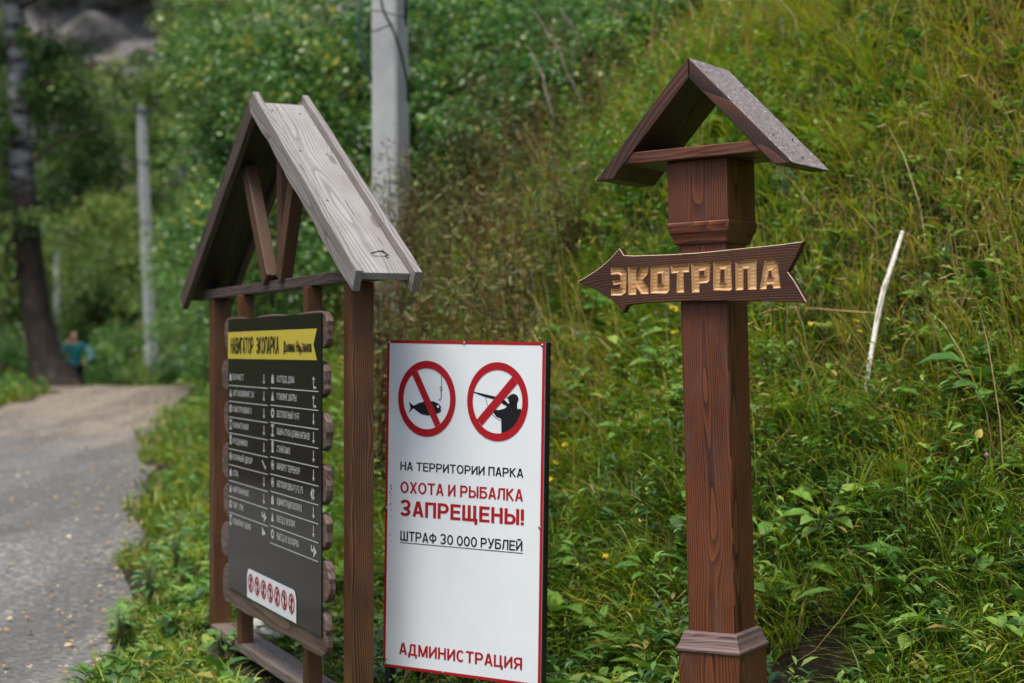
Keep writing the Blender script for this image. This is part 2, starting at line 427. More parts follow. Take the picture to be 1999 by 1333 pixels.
# ------------------------------------------------------------------ terrain
TOE = np.array([(30, -14), (9, 1.0), (4.5, 3.4), (2.6, 4.75), (1.6, 5.8), (.85, 6.6), (.1, 7.25), (-.5, 8.0), (-1.2, 9.2), (-2.0, 11.3),
                (-2.6, 13), (-3.4, 17), (-4.5, 22), (-5.4, 28), (-6.4, 34), (-8.6, 38), (-11.4, 42), (-15, 50), (-20, 75), (-22, 130)], float)
def toe_dist(x, y):
    best = np.full(x.shape, 1e9); sgn = np.ones(x.shape)
    for (a, b) in zip(TOE[:-1], TOE[1:]):
        d = b - a; L2 = d @ d
        t = np.clip(((x - a[0]) * d[0] + (y - a[1]) * d[1]) / L2, 0, 1)
        qx, qy = x - a[0] - t * d[0], y - a[1] - t * d[1]
        q = np.hypot(qx, qy)
        s = np.sign((x - a[0]) * d[1] - (y - a[1]) * d[0])
        m = q < best
        best = np.where(m, q, best); sgn = np.where(m, s, sgn)
    return best * sgn
_ph = np.random.default_rng(3).uniform(0, 6.28, (40,))
def wob(x, y, f, k=0):
    return (np.sin(x * f + 1.7 * np.sin(y * f * .63 + _ph[k]) + _ph[k + 1]) + np.sin(y * f * 1.13 + 1.4 * np.sin(x * f * .71 + _ph[k + 2]) + _ph[k + 3])) * .5
def ss(a, b, x):
    t = np.clip((x - a) / (b - a), 0, 1); return t * t * (3 - 2 * t)
def terrain(x, y):
    x = np.asarray(x, float); y = np.asarray(y, float)
    d = toe_dist(x, y)
    fl = .78 * np.clip((y - 8) / 24, 0, 1) - .85 * ss(32.5, 41, y) - .09 * ss(5, 7.5, y) * (1 - ss(9, 12, y))
    dd = np.maximum(d, 0)
    h = 1.06 * dd * dd / (dd + .42)
    h = np.where(dd > 16, h - .45 * (dd - 16), h)
    h = h + ss(.2, 2, d) * (.22 * wob(x, y, 1.3, 0) + .09 * wob(x, y, 3.7, 4) + .04 * wob(x, y, 9, 8))
    verge = .10 * ss(-1.2, -.2, d) + .02 * wob(x, y, 4, 12)
    far = .30 * np.maximum(y - 72, 0) + .55 * np.maximum(-30 - x, 0)
    left = -.16 * np.exp(-((x - 1.24) / .2) ** 2 - ((y - 6.62) / .2) ** 2)
    return fl + h + verge + far * 1.0 + left
def tz(x, y): return float(terrain(np.array([x]), np.array([y]))[0])

def hit(px, py, y0=4.0, y1=120.0, lift=0.0):
    Y = np.concatenate([np.arange(y0, 20, .01), np.arange(20, y1, .05)])
    X = (px - CX) / F * Y; Z = CAMZ - (py - HZ) / F * Y
    b = np.nonzero(Z < terrain(X, Y) + lift)[0]
    i = b[0] if len(b) else len(Y) - 1
    return Vector((X[i], Y[i], Z[i]))

xs = np.concatenate([np.linspace(-160, -14, 60), np.linspace(-13.6, -4, 60), np.linspace(-3.9, 6, 130), np.linspace(6.3, 60, 70)])
ys = np.concatenate([np.linspace(-40, 3.5, 20), np.linspace(3.7, 14, 120), np.linspace(14.2, 45, 110), np.linspace(46, 260, 70)])
gx, gy = np.meshgrid(xs, ys)
gz = terrain(gx, gy)
V = np.stack([gx.ravel(), gy.ravel(), gz.ravel()], 1)
nx, ny = len(xs), len(ys)
ii = (np.arange(ny - 1)[:, None] * nx + np.arange(nx - 1)[None]).ravel()
Q = np.stack([ii, ii + 1, ii + 1 + nx, ii + nx], 1)
tag(link('ground', mesh_np('ground', V, Q, smooth=True), M_ground), 'grassy valley floor and steep hillside of dark soil', kind='structure')

# road: right edge by depth
RE = np.array([(-6, .6), (0, -.5), (5, -1.45), (7.3, -1.95), (10.7, -2.62), (15, -3.5), (19, -4.5), (23, -5.15), (31, -6.2), (36, -9), (42, -14)], float)
def road_right(y): return np.interp(y, RE[:, 0], RE[:, 1])
def road_left(y): return road_right(y) - np.interp(y, [-6, 20, 31, 42], [3.6, 3.3, 2.75, 2.6])
ry = np.linspace(-6, 41, 150); ru = np.linspace(0, 1, 13)
rx = road_left(ry)[:, None] * (1 - ru) + road_right(ry)[:, None] * ru
rx[:, -1] += .10 * wob(ry, ry * 0, 2.9, 16); rx[:, 0] += .12 * wob(ry, ry * 0, 2.3, 20)
RYY = np.repeat(ry[:, None], 13, 1)
rz = terrain(rx, RYY) + .03 - .028 * np.abs(ru - .5)[None] ** 3 * 8
V = np.stack([rx.ravel(), RYY.ravel(), rz.ravel()], 1)
ii = (np.arange(149)[:, None] * 13 + np.arange(12)[None]).ravel()
Q = np.stack([ii, ii + 1, ii + 14, ii + 13], 1)
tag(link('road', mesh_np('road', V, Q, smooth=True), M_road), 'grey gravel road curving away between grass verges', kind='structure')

# far cliff behind the valley trees
def cliff():
    us = np.linspace(-75, -4, 150); vs = np.linspace(-4, 75, 130)
    U, Vv = np.meshgrid(us, vs)
    y = 108 + .42 * Vv + 3.2 * wob(U, Vv, .16, 24) + 2.0 * wob(U, Vv, .41, 28) + 1.0 * wob(U * 1.0, Vv * 1.6, .97, 32) + .5 * wob(U, Vv * 1.5, 2.1, 34) - .12 * (U + 40)
    st = np.floor(Vv / 6 + .5 * wob(U, Vv, .3, 20)) ; y = y + 1.1 * np.sin(st * 2.1)
    P = np.stack([U.ravel(), y.ravel(), Vv.ravel()], 1); n = 150
    i = (np.arange(129)[:, None] * n + np.arange(n - 1)[None]).ravel()
    return mesh_np('cliff', P, np.stack([i, i + 1, i + 1 + n, i + n], 1))
tag(link('cliff', cliff(), M_rock), 'grey rocky cliff face with mossy ledges closing the valley', kind='structure')

# ------------------------------------------------------------------ flat lettering and polygons
def arcp(cx, cy, rx, ry, a0, a1, n=12):
    return [(cx + rx * math.cos(R(a0 + (a1 - a0) * i / n)), cy + ry * math.sin(R(a0 + (a1 - a0) * i / n))) for i in range(n + 1)]

def glyph(ch, w):
    """grotesque letter drawn as pen strokes of width w in a cap height of 1: (advance, [(polyline, closed)])"""
    h = w / 2; T, B = 1 - h, h
    if ch == ' ': return .30, []
    W = {'М': .80, 'Ш': .86, 'Щ': .90, 'Ж': .92, 'Ы': .84, 'Ф': .82, 'О': .76, 'Ц': .72, 'Д': .76, '!': .16, ',': .16, '1': .36, 'I': w, '-': .34, 'Е': .60, 'Г': .54, '«': .4, '»': .4, 'W': .9}.get(ch, .66)
    r = W - h; V = lambda x, y0=0, y1=1: ([(x, y0), (x, y1)], False); H = lambda y, x0=0, x1=W: ([(x0, y), (x1, y)], False)
    def bowl(x0, y0, y1, xr): 
        ry = (y1 - y0) / 2; return ([(x0, y1)] + arcp(xr - ry * .85, (y0 + y1) / 2, ry * .85, ry, 90, -90) + [(x0, y0)], False)
    P = {
     'А': [([(h * .9, 0), (W / 2 - h * .25, 1)], 0), ([(W - h * .9, 0), (W / 2 + h * .25, 1)], 0), H(.29, .18 * W, .82 * W)],
     'Б': [V(h), H(T, 0, W * .92), bowl(h, B, .58, r)], 'В': [V(h), bowl(h, .52, T, r * .96), bowl(h, B, .52, r)], 'Г': [V(h), H(T)],
     'Д': [([(.17 * W, B), (.28 * W, .5), (.30 * W, T)], 0), H(T, .28 * W, .84 * W), V(.84 * W - h), H(B), V(h, -.2, B), V(r, -.2, B)],
     'Е': [V(h), H(T), H(.51, 0, W * .93), H(B)], 'З': [(arcp(W * .46, .745, W * .36, .745 - .51, 160, -90) , 0), (arcp(W * .45, .275, W * .45 - h + .03, .275 - B, 90, -160), 0), H(.51, W * .30, W * .5)],
     'И': [V(h), V(r), ([(h, .10), (r, .90)], 0)], 'Й': [V(h), V(r), ([(h, .10), (r, .90)], 0), (arcp(W / 2, 1.22, .17, .12, 200, 340), 0)],
     'К': [V(h), ([(h, .46), (W * .52, .72), (W - h * 1.2, 1)], 0), ([(W * .30, .58), (W - h * .9, 0)], 0)], 'Л': [V(r), H(T, W * .24, W), ([(0, B), (.12 * W, B + .03), (.22 * W, .3), (.26 * W, T)], 0)],
     'М': [V(h), V(r), ([(h * 1.2, .97), (W / 2, .02)], 0), ([(W - h * 1.2, .97), (W / 2, .02)], 0)], 'Н': [V(h), V(r), H(.52)],
     'О': [(arcp(W / 2, .5, W / 2 - h, .5 - h + .01, 0, 345, 23), 1)], '0': [(arcp(W / 2, .5, W / 2 - h, .5 - h + .01, 0, 345, 23), 1)], 'П': [V(h), V(r), H(T)], 'Р': [V(h), bowl(h, .44, T, r)], 'P': [V(h), bowl(h, .44, T, r)],
     'С': [(arcp(W / 2, .5, W / 2 - h, .5 - h + .01, 42, 318, 22), 0)], 'Т': [V(W / 2), H(T)], 'У': [([(h * .8, 1), (W * .53, .30)], 0), ([(W - h * .8, 1), (W * .50, .2), (W * .36, B), (.08, B + .01)], 0)],
     'Ф': [V(W / 2, -.02, 1.02), (arcp(W / 2, .53, W / 2 - h, .36 - h, 0, 345, 23), 1)], 'Х': [([(h, 0), (W - h, 1)], 0), ([(W - h, 0), (h, 1)], 0)],
     'Ц': [V(h), V(W - .1 - h), H(B), V(W - h, -.2, B)], 'Ш': [V(h), V(W / 2), V(r), H(B)], 'Щ': [V(h), V((W - .08) / 2), V(W - .08 - h), H(B), V(W - h, -.2, B)],
     'Ы': [V(h), bowl(h, B, .57, W * .66), V(r)], 'Ь': [V(h), bowl(h, B, .57, r)], 'Э': [(arcp(W / 2 - .03, .5, W / 2 - h + .02, .5 - h + .01, 138, -138, 22), 0), H(.51, W * .32, W - h)],
     'Я': [V(r), ([(r, T)] + arcp(.29 + h, .72, .29, .72 - .44 - 0 if False else .28 - h + .0, 90, 270) + [(r, .44 + h * .0)], 0), ([(W * .5, .45), (h * .9, 0)], 0)],
     'Ж': [V(W / 2), ([(h, 0), (W / 2, .55), (h, 1)], 0), ([(W - h, 0), (W / 2, .55), (W - h, 1)], 0)], 'Ъ': [V(.2), H(T, 0, .2), bowl(.2, B, .57, r)],
     '!': [V(W / 2, .28, 1), V(W / 2, 0, w * 1.05)], ',': [V(W / 2, -.15, w)], '1': [V(r), ([(.02, .72), (r, .92)], 0)], '2': [(arcp(W / 2, .7, W / 2 - h, .3 - h, 160, -30) + [(h * 1.3, B)], 0), H(B)],
     '3': [(arcp(W * .46, .745, W * .38, .745 - .51, 160, -90), 0), (arcp(W * .46, .275, W * .46 - h + .02, .275 - B, 90, -160), 0)], '4': [V(W * .7), H(.26), ([(W * .68, .98), (h, .28)], 0)],
     'W': [([(h, 1), (W * .27, 0), (W / 2, .9), (W * .73, 0), (W - h, 1)], 0)], 'I': [V(h)], 'F': [V(h), H(T), H(.5, 0, W * .9)], '-': [H(.4)], '«': [([(.18, .7), (.05, .42), (.18, .15)], 0), ([(.36, .7), (.23, .42), (.36, .15)], 0)], '»': [([(.05, .7), (.18, .42), (.05, .15)], 0), ([(.23, .7), (.36, .42), (.23, .15)], 0)],
    }
    P['Я'] = [V(r), ([(W - x, y) for x, y in bowl(h, .44, T, r)[0]], 0), ([(W * .45, .45), (h * .9, 0)], 0)]
    return W, P.get(ch, [V(h), V(r), H(T), H(B)])

def stroke_strip(pts, wd, closed):
    """mitred ribbon along a polyline: verts, quads"""
    n = len(pts); P2 = [Vector(p) for p in pts]; V, Q = [], []
    for i in range(n):
        if closed: a, c = P2[i - 1], P2[(i + 1) % n]
        else: a, c = P2[max(i - 1, 0)], P2[min(i + 1, n - 1)]
        b = P2[i]; d1 = (b - a) if (b - a).length > 1e-9 else (c - b); d2 = (c - b) if (c - b).length > 1e-9 else (b - a)
        n1 = Vector((-d1.y, d1.x)).normalized(); n2 = Vector((-d2.y, d2.x)).normalized(); m = n1 + n2
        m = m / max(.5, m.length_squared / 2) if m.length > 1e-6 else n1
        V += [b + m * wd / 2, b - m * wd / 2]
    for i in range(n if closed else n - 1):
        j = (i + 1) % n; Q.append((2 * i + 1, 2 * j + 1, 2 * j, 2 * i))
    return V, Q

class Flat:
    """2-d shapes laid on a plane with frame M (local x right, y up, z out); the shapes stand 'h' proud"""
    def __init__(s, h): s.h = h; s.v = []; s.f = []
    def poly(s, pts, holes=()):
        loops = [[Vector((p[0], p[1], 0)) for p in l] for l in (pts, *holes)]
        b = len(s.v)
        for l in loops: s.v += [(p.x, p.y, s.h) for p in l]
        for t in geometry.tessellate_polygon(loops):
            a, c, d = (s.v[b + i] for i in t)
            cr = (c[0] - a[0]) * (d[1] - a[1]) - (c[1] - a[1]) * (d[0] - a[0])
            s.f.append(tuple(b + i for i in (t if cr > 0 else t[::-1])))
    def line(s, pts, wd):
        for (a, b) in zip(pts[:-1], pts[1:]):
            a, b = Vector(a[:2]), Vector(b[:2]); d = (b - a)
            if d.length < 1e-6: continue
            d.normalize(); n = Vector((-d.y, d.x)) * wd / 2; e = d * wd * .15
            s.poly([a - n - e, b - n + e, b + n + e, a + n - e])
    def ring(s, c, ro, ri, k=56):
        f = lambda r: [(c[0] + r[0] * math.cos(2 * math.pi * i / k), c[1] + r[1] * math.sin(2 * math.pi * i / k)) for i in range(k)]
        b = len(s.v)
        for p in f(ro) + f(ri): s.v.append((p[0], p[1], s.h))
        for i in range(k):
            j = (i + 1) % k; s.f.append((b + i, b + j, b + k + j, b + k + i))
    def disc(s, c, r, k=20, ry=None):
        ry = ry or r
        s.poly([(c[0] + r * math.cos(2 * math.pi * i / k), c[1] + ry * math.sin(2 * math.pi * i / k)) for i in range(k)])
    def text(s, body, x0, x1, y0, y1, weight=.13, asc=0.0, desc=0.0):
        """sets the line so that it spans x0..x1 with capitals reaching from y0 to y1 (asc, desc: parts of the box above and below the capitals)"""
        H_ = y1 - y0; cap = H_ / (1 + asc + desc); yb = y0 + desc * cap; items = []; x = 0
        for ch in body:
            low = ch.islower(); up = ch.upper()
            W, st = glyph(up, weight / (.74 if low else 1)); k = .74 if low else 1; dy = -.26 if ch == 'р' else 0
            items.append((x, k, dy, st)); x += W * k + (.095 if ch != ' ' else 0)
        sx = (x1 - x0) / (x - .095); sy = cap; q = 0
        wd = weight
        for (gx, k, dy, st) in items:
            for pts, cl in st:
                V, Q = stroke_strip([(p[0] * k, p[1] * k) for p in pts], wd, bool(cl)); b = len(s.v); q += 1
                s.v += [(x0 + (gx + v.x) * sx, yb + (v.y + dy) * sy, s.h + (q % 4) * .0001) for v in V]; s.f += [tuple(i + b for i in f) for f in Q]
    def build(s, name, mat, parent, M): return link(name, mesh_py(name, s.v, s.f), mat, parent, M)

# ------------------------------------------------------------------ information shelter
sd_ = Vector((-.417, .909, 0)).normalized(); sn = Vector((-.909, -.417, 0)).normalized(); B0 = Vector((-.628, 6.45, 0))
def SP(s, q, z): return B0 + sd_ * s + sn * q + Vector((0, 0, z))
UP = Vector((0, 0, 1))
sh = thing('information_shelter', 'roofed wooden information stand with dark navigator panel by the gravel road', 'information stand', SP(1.16, 0, -.1))
plank('post', sh, SP(.012, 0, -.3), SP(.012, 0, 1.834), .1, .1, sn, W_brown, .006)
plank('post', sh, SP(2.32, 0, -.3), SP(2.32, 0, 1.834), .1, .1, sn, W_brown, .006)
plank('tie_beam', sh, SP(-.17, .005, 1.86), SP(2.5, .005, 1.86), .1, .05, UP, W_beam, .005)
plank('bench_plank', sh, SP(.064, -.01, .045), SP(2.268, -.01, .045), .15, .05, UP, W_bench, .006)
for s_ in (.533, 1.67):
    plank('upright', sh, SP(s_, .035, .0705), SP(s_, .035, 1.834), .07, .07, sn, W_brown, .005)
plank('king_post', sh, SP(1.155, -.02, 1.886), SP(1.155, -.02, 2.65), .075, .06, sn, W_brace, .005)
plank('brace', sh, SP(1.165, .045, 1.888), SP(1.55, .045, 2.455), .085, .06, sn, W_brace, .005)
plank('brace', sh, SP(.945, .045, 1.888), SP(.70, .045, 2.40), .085, .06, sn, W_brace, .005)
# roof: apex line at s=1.16; each slope is one plank between two upright edge rails
apz, eavz, run = 2.705, 1.828, 1.44
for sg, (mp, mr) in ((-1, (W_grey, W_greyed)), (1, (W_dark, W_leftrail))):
    top = SP(1.16, 0, apz); bot = SP(1.16 + sg * run, 0, eavz)
    t = (bot - top).normalized(); nrm = t.cross(sn) * (1 if sg > 0 else -1)
    if nrm.z < 0: nrm = -nrm
    e0 = top + nrm * .02 - t * .0
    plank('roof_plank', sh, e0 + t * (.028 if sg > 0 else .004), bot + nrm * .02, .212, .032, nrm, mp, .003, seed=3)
    for q in (.123, -.123):
        a = top + sn * q + nrm * .022 - t * (.035 if sg < 0 else -.02); b = bot + sn * q + nrm * .022 + t * .05
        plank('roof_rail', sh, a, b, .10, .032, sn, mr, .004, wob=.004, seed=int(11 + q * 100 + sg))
tb0 = (SP(1.16 - 1.44, 0, 1.828) - SP(1.16, 0, 2.705)).normalized(); nb0 = (UP - tb0 * UP.dot(tb0)).normalized()
for k, (u, q) in enumerate(((.10, .07), (.12, -.06), (.55, .05), (.57, -.07), (1.05, .06), (1.50, -.05))):
    c = SP(1.16, 0, 2.705) + tb0 * u + nb0 * .0365 + sn * q; nh = MB()
    nh.tube([c - nb0 * .004, c + nb0 * .0015], .0055, 8); nh.build('nail', M_iron, sh, frame(c, tb0, z=nb0))
hk = MB(); hp = SP(-.13, .03, 0); 
tb = (SP(1.16 - run, 0, eavz) - SP(1.16, 0, apz)).normalized(); nb = Vector((0, 0, 1)); nb = (nb - tb * nb.dot(tb)).normalized()
hb = SP(1.16, 0, apz) + tb * (run * 1.07) + nb * .045 - sn * .02
hk.tube([hb + sn * .035, hb + nb * .012, hb - sn * .02 + nb * .006, hb - sn * .035 + tb * .012, hb - sn * .02 + tb * .02], .0036, 6)
hk.build('hook', M_iron, sh, frame(hb, tb, z=nb), True)
# slabs behind the panel
PF = SP(0, .125, 0)                 # panel front plane
MP = frame(PF, -sd_, z=sn)          # local x to the right, y up, z out
MPi = MP.inverted()
def pxp(px, py):
    v = MPi @ on_plane(px, py, PF, sn); return (v.x, v.y)
tl, tr, bl, br = pxp(445, 622), pxp(624, 613), pxp(447, 1152), pxp(632, 1240)
xl, xr_ = (tl[0] + bl[0]) / 2, (tr[0] + br[0]) / 2
yt, yb = (tl[1] + tr[1]) / 2, (bl[1] + br[1]) / 2
def slab(y0, y1, x0, x1, seed):
    rr = random.Random(seed); L = []
    def end(x, sg):
        out = []
        for i in range(9):
            a = i / 8; yy = y0 + (y1 - y0) * a
            bulge = (1 - abs(2 * a - 1) ** 5)
            out.append((x + sg * (-.055 + .06 * bulge + rr.uniform(-.007, .007)), yy))
        return out
    ptsr = end(x1, 1); ptsl = end(x0, -1)[::-1]
    topw = [(x1 - (x1 - x0) * i / 12, y1 + .006 * math.sin(i * 1.3 + seed) ) for i in range(1, 12)]
    botw = [(x0 + (x1 - x0) * i / 12, y0 + .006 * math.sin(i * 1.7 + seed)) for i in range(1, 12)]
    return ptsr + topw + ptsl + botw
edges = [(607, 680), (706, 779), (806, 883), (909, 990), (1006, 1081), (1100, 1182), (1200, 1292)]
ext = [.045, .012, .038, .04, .034, .068, .034]; exl = [.085, .13, .09, .125, .10, .14, .11]
for i, (p0, p1) in enumerate(edges):
    y1 = pxp(640, p0)[1]; y0 = pxp(640, p1)[1]
    pts = slab(y0, y1, xl - exl[i] * 1.2, xr_ + ext[i], i)
    n = len(pts); cxs, cys = (xl + xr_) / 2, (y0 + y1) / 2; vs = [(x - cxs, y - cys, -.006) for x, y in pts] + [(x - cxs, y - cys, -.038) for x, y in pts]
    fs = [tuple(range(n)), tuple(range(2 * n - 1, n - 1, -1))] + [(k, k + n, (k + 1) % n + n, (k + 1) % n) for k in range(n)]
    bevel(link('live_edge_slab', mesh_py('live_edge_slab', vs, fs), W_live, sh, MP @ Matrix.Translation((cxs, cys, 0))), .005, 2)
pv = MB(); pv.box(MP @ Matrix.Translation(((xl + xr_) / 2, (yt + yb) / 2, -.0015)), xr_ - xl, yt - yb, .006)
pan = pv.build('panel', M_panel, sh, MP @ Matrix.Translation(((xl + xr_) / 2, (yt + yb) / 2, 0))); bevel(pan, .001, 1)
fl_ = Flat(.0028)
a, b_, c_, d_, e_ = pxp(445, 646), pxp(620, 641), pxp(617, 672), pxp(620, 703), pxp(445, 700)
bx = (b_[0] + d_[0]) / 2
fl_.poly([(xl + .002, e_[1]), (bx, d_[1]), (bx - .05, (b_[1] + d_[1]) / 2), (bx, b_[1]), (xl + .002, b_[1])][::1])
fl_.build('banner', M_yellow, pan, MP)
def prow(px0, px1, py0, py1):
    a = pxp(px0, py0); b = pxp(px1, py1); return a, b
tx = Flat(.0048)
t0, t1 = pxp(452, 659), pxp(452, 690); u1 = pxp(546, 660)
tx.text('НАВИГАТОР', pxp(452, 675)[0], pxp(496, 675)[0], t1[1], t0[1], .15)
tx.build('banner_lettering', M_black, pan, MP); tx = Flat(.0048)
tx.text('ЭКОПАРКА', pxp(502, 675)[0], pxp(546, 675)[0], t1[1], t0[1], .15)
tx.build('banner_lettering', M_black, pan, MP); tx = Flat(.0048)
q0, q1 = pxp(580, 665)[1], pxp(580, 687)[1]
tx.text('Долина Нарзанов', pxp(555, 675)[0], pxp(610, 675)[0], q1, q0, .16)
tx.build('banner_lettering', M_black, pan, MP)
lt = Flat(.0034)
# rows: text heights follow the printed rule lines
LX0, LX1 = pxp(448, 800)[0], pxp(524, 800)[0]
RX0, RX1 = pxp(529, 800)[0], pxp(623, 800)[0]
lw = .0045
yl0 = pxp(448, 751)[1]; yl1 = pxp(447, 1028.5)[1]
yr0 = pxp(529, 756)[1]; yr1 = pxp(529, 1058)[1]
LEFT = [('БУФЕТ', 456, 477, 0), ('АВТОКЕМПИНГ 24', 456, 497, 0), ('СМОТРОВАЯ 1', 456, 492, 0), ('КАНАТНАЯ', 456, 486, 0), ('РОДНИКИ', 456, 484, 0),
        ('КОННЫЙ ДВОР', 456, 494, 1), ('СПА', 456, 466, 0), ('НАРЗАННЫЕ', 456, 487, 0), ('ТИР, ЛУК', 456, 477, 2), ('КЕМПИНГОВАЯ', 456, 491, 3)]
RIGHT = [('КОТТЕДЖ, ДОМА', 542, 576, 4), ('ГЛЭМПИНГ, ШАТРЫ', 542, 580, 4), ('БЕСПЛАТНЫЙ WI-FI', 542, 585, 0), ('БАШНЯ «СТРАЖ» ДОЛИНЫ НАРЗАНОВ', 542, 606, 0), ('СТАРЫЙ ЗАМОК', 542, 568, 0),
         ('МАРШРУТ ТЕРРЕНКУР', 542, 587, 0), ('АВТОПАРКОВКА P1, P2, P3', 542, 593, 5), ('АДМИНИСТРАЦИЯ ЭКОПАРКА', 542, 591, 0), ('ВЪЕЗД В ЭКОПАРК', 542, 578, 0), ('ВЫЕЗД ИЗ ЭКОПАРКА', 542, 585, 2)]
def arrow(x, y, h, kind):
    if kind == 0: lt.line([(x, y + h), (x, y - h * .5)], .010); lt.poly([(x - .02, y - h * .35), (x + .02, y - h * .35), (x, y - h)])
    elif kind == 1: lt.line([(x - .03, y + h * .8), (x + .02, y - h * .5)], .012); lt.poly([(x + .03, y - h * .9), (x - .005, y - h * .35), (x + .035, y - h * .1)])
    elif kind == 2: lt.line([(x - .03, y + h * .8), (x - .03, y), (x + .01, y)], .012); lt.poly([(x, y + .025), (x + .045, y - .002), (x, y - .03)])
    elif kind == 3: lt.poly([(x - .03, y + .03), (x + .035, y - .002), (x - .03, y - .012)])
    elif kind == 4: lt.line([(x + .035, y - h), (x, y - h), (x, y + h * .5)], .010); lt.poly([(x - .02, y + h * .35), (x + .02, y + h * .35), (x, y + h)])
    else:
        lt.line([(x, y + h * .6), (x, y - h * .6)], .010); lt.poly([(x - .02, y + h * .5), (x + .02, y + h * .5), (x, y + h)]); lt.poly([(x - .02, y - h * .5), (x, y - h), (x + .02, y - h * .5)])
        lt.poly([(x - .045, y), (x - .015, y - .03), (x - .015, y + .03)])
def icon(i, x, y, h):
    k = i % 6
    if k == 0: lt.poly([(x - .02, y - h), (x + .02, y - h), (x + .02, y + h * .2), (x, y + h), (x - .02, y + h * .2)])
    elif k == 1: lt.poly([(x - .024, y - h), (x + .024, y - h), (x, y + h)])
    elif k == 2: lt.ring((x, y), (.026, h), (.011, h * .5), 18)
    elif k == 3: lt.line([(x, y - h), (x, y + h)], .014); lt.line([(x - .02, y + h), (x + .02, y + h)], .012); lt.line([(x - .02, y - h), (x + .02, y - h)], .012)
    elif k == 4: lt.disc((x, y + h * .7), .018); lt.poly([(x - .02, y - h), (x + .02, y - h), (x + .012, y + h * .3), (x - .012, y + h * .3)])
    else: lt.ring((x, y), (.022, h), (.013, h * .75), 18); lt.line([(x - .01, y), (x + .012, y)], .013)
for i in range(10):
    y = yl0 + (yl1 - yl0) * i / 9.0 if i < 10 else 0
    pitch = (yl0 - yl1) / 9
    if i < 9: lt.poly([(LX0, y - lw), (LX1, y - lw), (LX1, y), (LX0, y)])
    nm, p0, p1, ak = LEFT[i]
    yc = y + pitch * .52
    lt.text(nm, pxp(p0, 900)[0], pxp(p1, 900)[0], yc - .0145, yc + .0145, .14)
    icon(i, pxp(451.5, 900)[0], yc, .020); arrow(pxp(516.5, 900)[0], yc - .004, .023, ak)
for i in range(11):
    pitch = (yr0 - yr1) / 9
    y = yr0 - pitch * i
    if i < 10: lt.poly([(RX0, y - lw), (RX1, y - lw), (RX1, y), (RX0, y)])
    nm, p0, p1, ak = RIGHT[min(i, 9)]
    if i == 10: continue
    yc = y + pitch * .52
    lt.text(nm, pxp(p0, 900)[0], pxp(p1, 900)[0], yc - .015, yc + .015, .14)
    icon(i + (0 if i < 6 else 5), pxp(533.5, 900)[0], yc, .022)
    arrow(pxp(613.5, 900)[0], yc - .004, .024, ak)
lt.build('lettering', M_print, pan, MP)
stx0, stx1 = pxp(484, 1150)[0], pxp(580, 1180)[0]
sy1 = (pxp(487, 1112)[1] + pxp(575, 1148)[1]) / 2; sy0 = (pxp(484, 1167)[1] + pxp(580, 1215)[1]) / 2
st = Flat(.0040); rad = .045; pts = [(stx0, sy0), (stx1, sy0)]
for i in range(7): a = i / 6 * math.pi / 2; pts.append((stx1 - rad + rad * math.cos(a), sy1 - rad + rad * math.sin(a)))
for i in range(7): a = math.pi / 2 + i / 6 * math.pi / 2; pts.append((stx0 + rad + rad * math.cos(a), sy1 - rad + rad * math.sin(a)))
st.poly(pts); stk = st.build('sticker', M_sticker, pan, MP)
for i in range(7):
    sr = Flat(.0056); sb = Flat(.0048)
    x = stx0 + (stx1 - stx0) * (.085 + .83 * i / 6); y = sy1 - .065; ro = (stx1 - stx0) * .056
    sr.ring((x, y), (ro, ro), (ro * .72, ro * .72), 24)
    sg = 1 if i % 2 else -1
    sr.line([(x - ro * .6 * sg, y + ro * .6), (x + ro * .6 * sg, y - ro * .6)], ro * .24)
    sb.line([(x, y - ro * .6), (x, y + ro * .5)], ro * .4); sb.disc((x + ro * .1 * sg, y + ro * .2), ro * .3, 10)
    sr.build('prohibition_ring', M_red, pan, MP); sb.build('pictogram', M_black, pan, MP)

# ------------------------------------------------------------------ white warning sign
TLw, TRw = at(754, 664, 6.67), at(1063, 667.5, 6.30)
wn = (TRw - TLw); wn.z = 0; wn = Vector((wn.y, -wn.x, 0)).normalized()
if wn.y > 0: wn = -wn
TRw = on_plane(1063, 667.5, TLw, wn); BLw = on_plane(750, 1300, TLw, wn); BRw = on_plane(1057, 1343, TLw, wn)
ex = ((TRw - TLw) + (BRw - BLw)).normalized()
WC = (TLw + TRw + BLw + BRw) / 4
MW = frame(WC, ex, z=wn); MWi = MW.inverted()
def pxw(px, py): v = MWi @ on_plane(px, py, TLw, wn); return (v.x, v.y)
cs = [pxw(*p) for p in ((754, 664), (1063, 667.5), (1057, 1343), (750, 1300))]
hw = (cs[1][0] - cs[0][0] + cs[2][0] - cs[3][0]) / 4; hh = (cs[0][1] - cs[3][1] + cs[1][1] - cs[2][1]) / 4
gb = WC.copy(); gb.z = tz(WC.x, WC.y)
ws = thing('warning_sign', 'tall white metal sign with red border forbidding hunting and fishing', 'sign', gb)
m = MB(); m.box(MW @ Matrix.Translation((0, 0, -.0015)), hw * 2, hh * 2, .003)
wp = m.build('panel', M_white, ws, MW)
mm = MB(); t_ = .03
for sx in (-1, 1): mm.box(MW @ Matrix.Translation((sx * (hw - t_ / 2 + (.004 if sx > 0 else 0)), 0, -.0232)), t_, hh * 2, .040)
for sy in (-1, 1): mm.box(MW @ Matrix.Translation((0, sy * (hh - t_ / 2 - .002), -.0232)), hw * 2 - 2 * t_, t_, .038)
bevel(mm.build('frame', M_frame, ws, MW), .003)
for sx in (-1, 1):
    lb = MW @ Vector((sx * (hw - t_ / 2 - (0.004 if sx < 0 else 0)), -hh - .0005, -.0232)); lo = lb.copy(); lo.z = -.3
    plank('leg', ws, lb, lo, t_, .038, wn, M_frame, .003)
f = Flat(.0010); bw = .0125
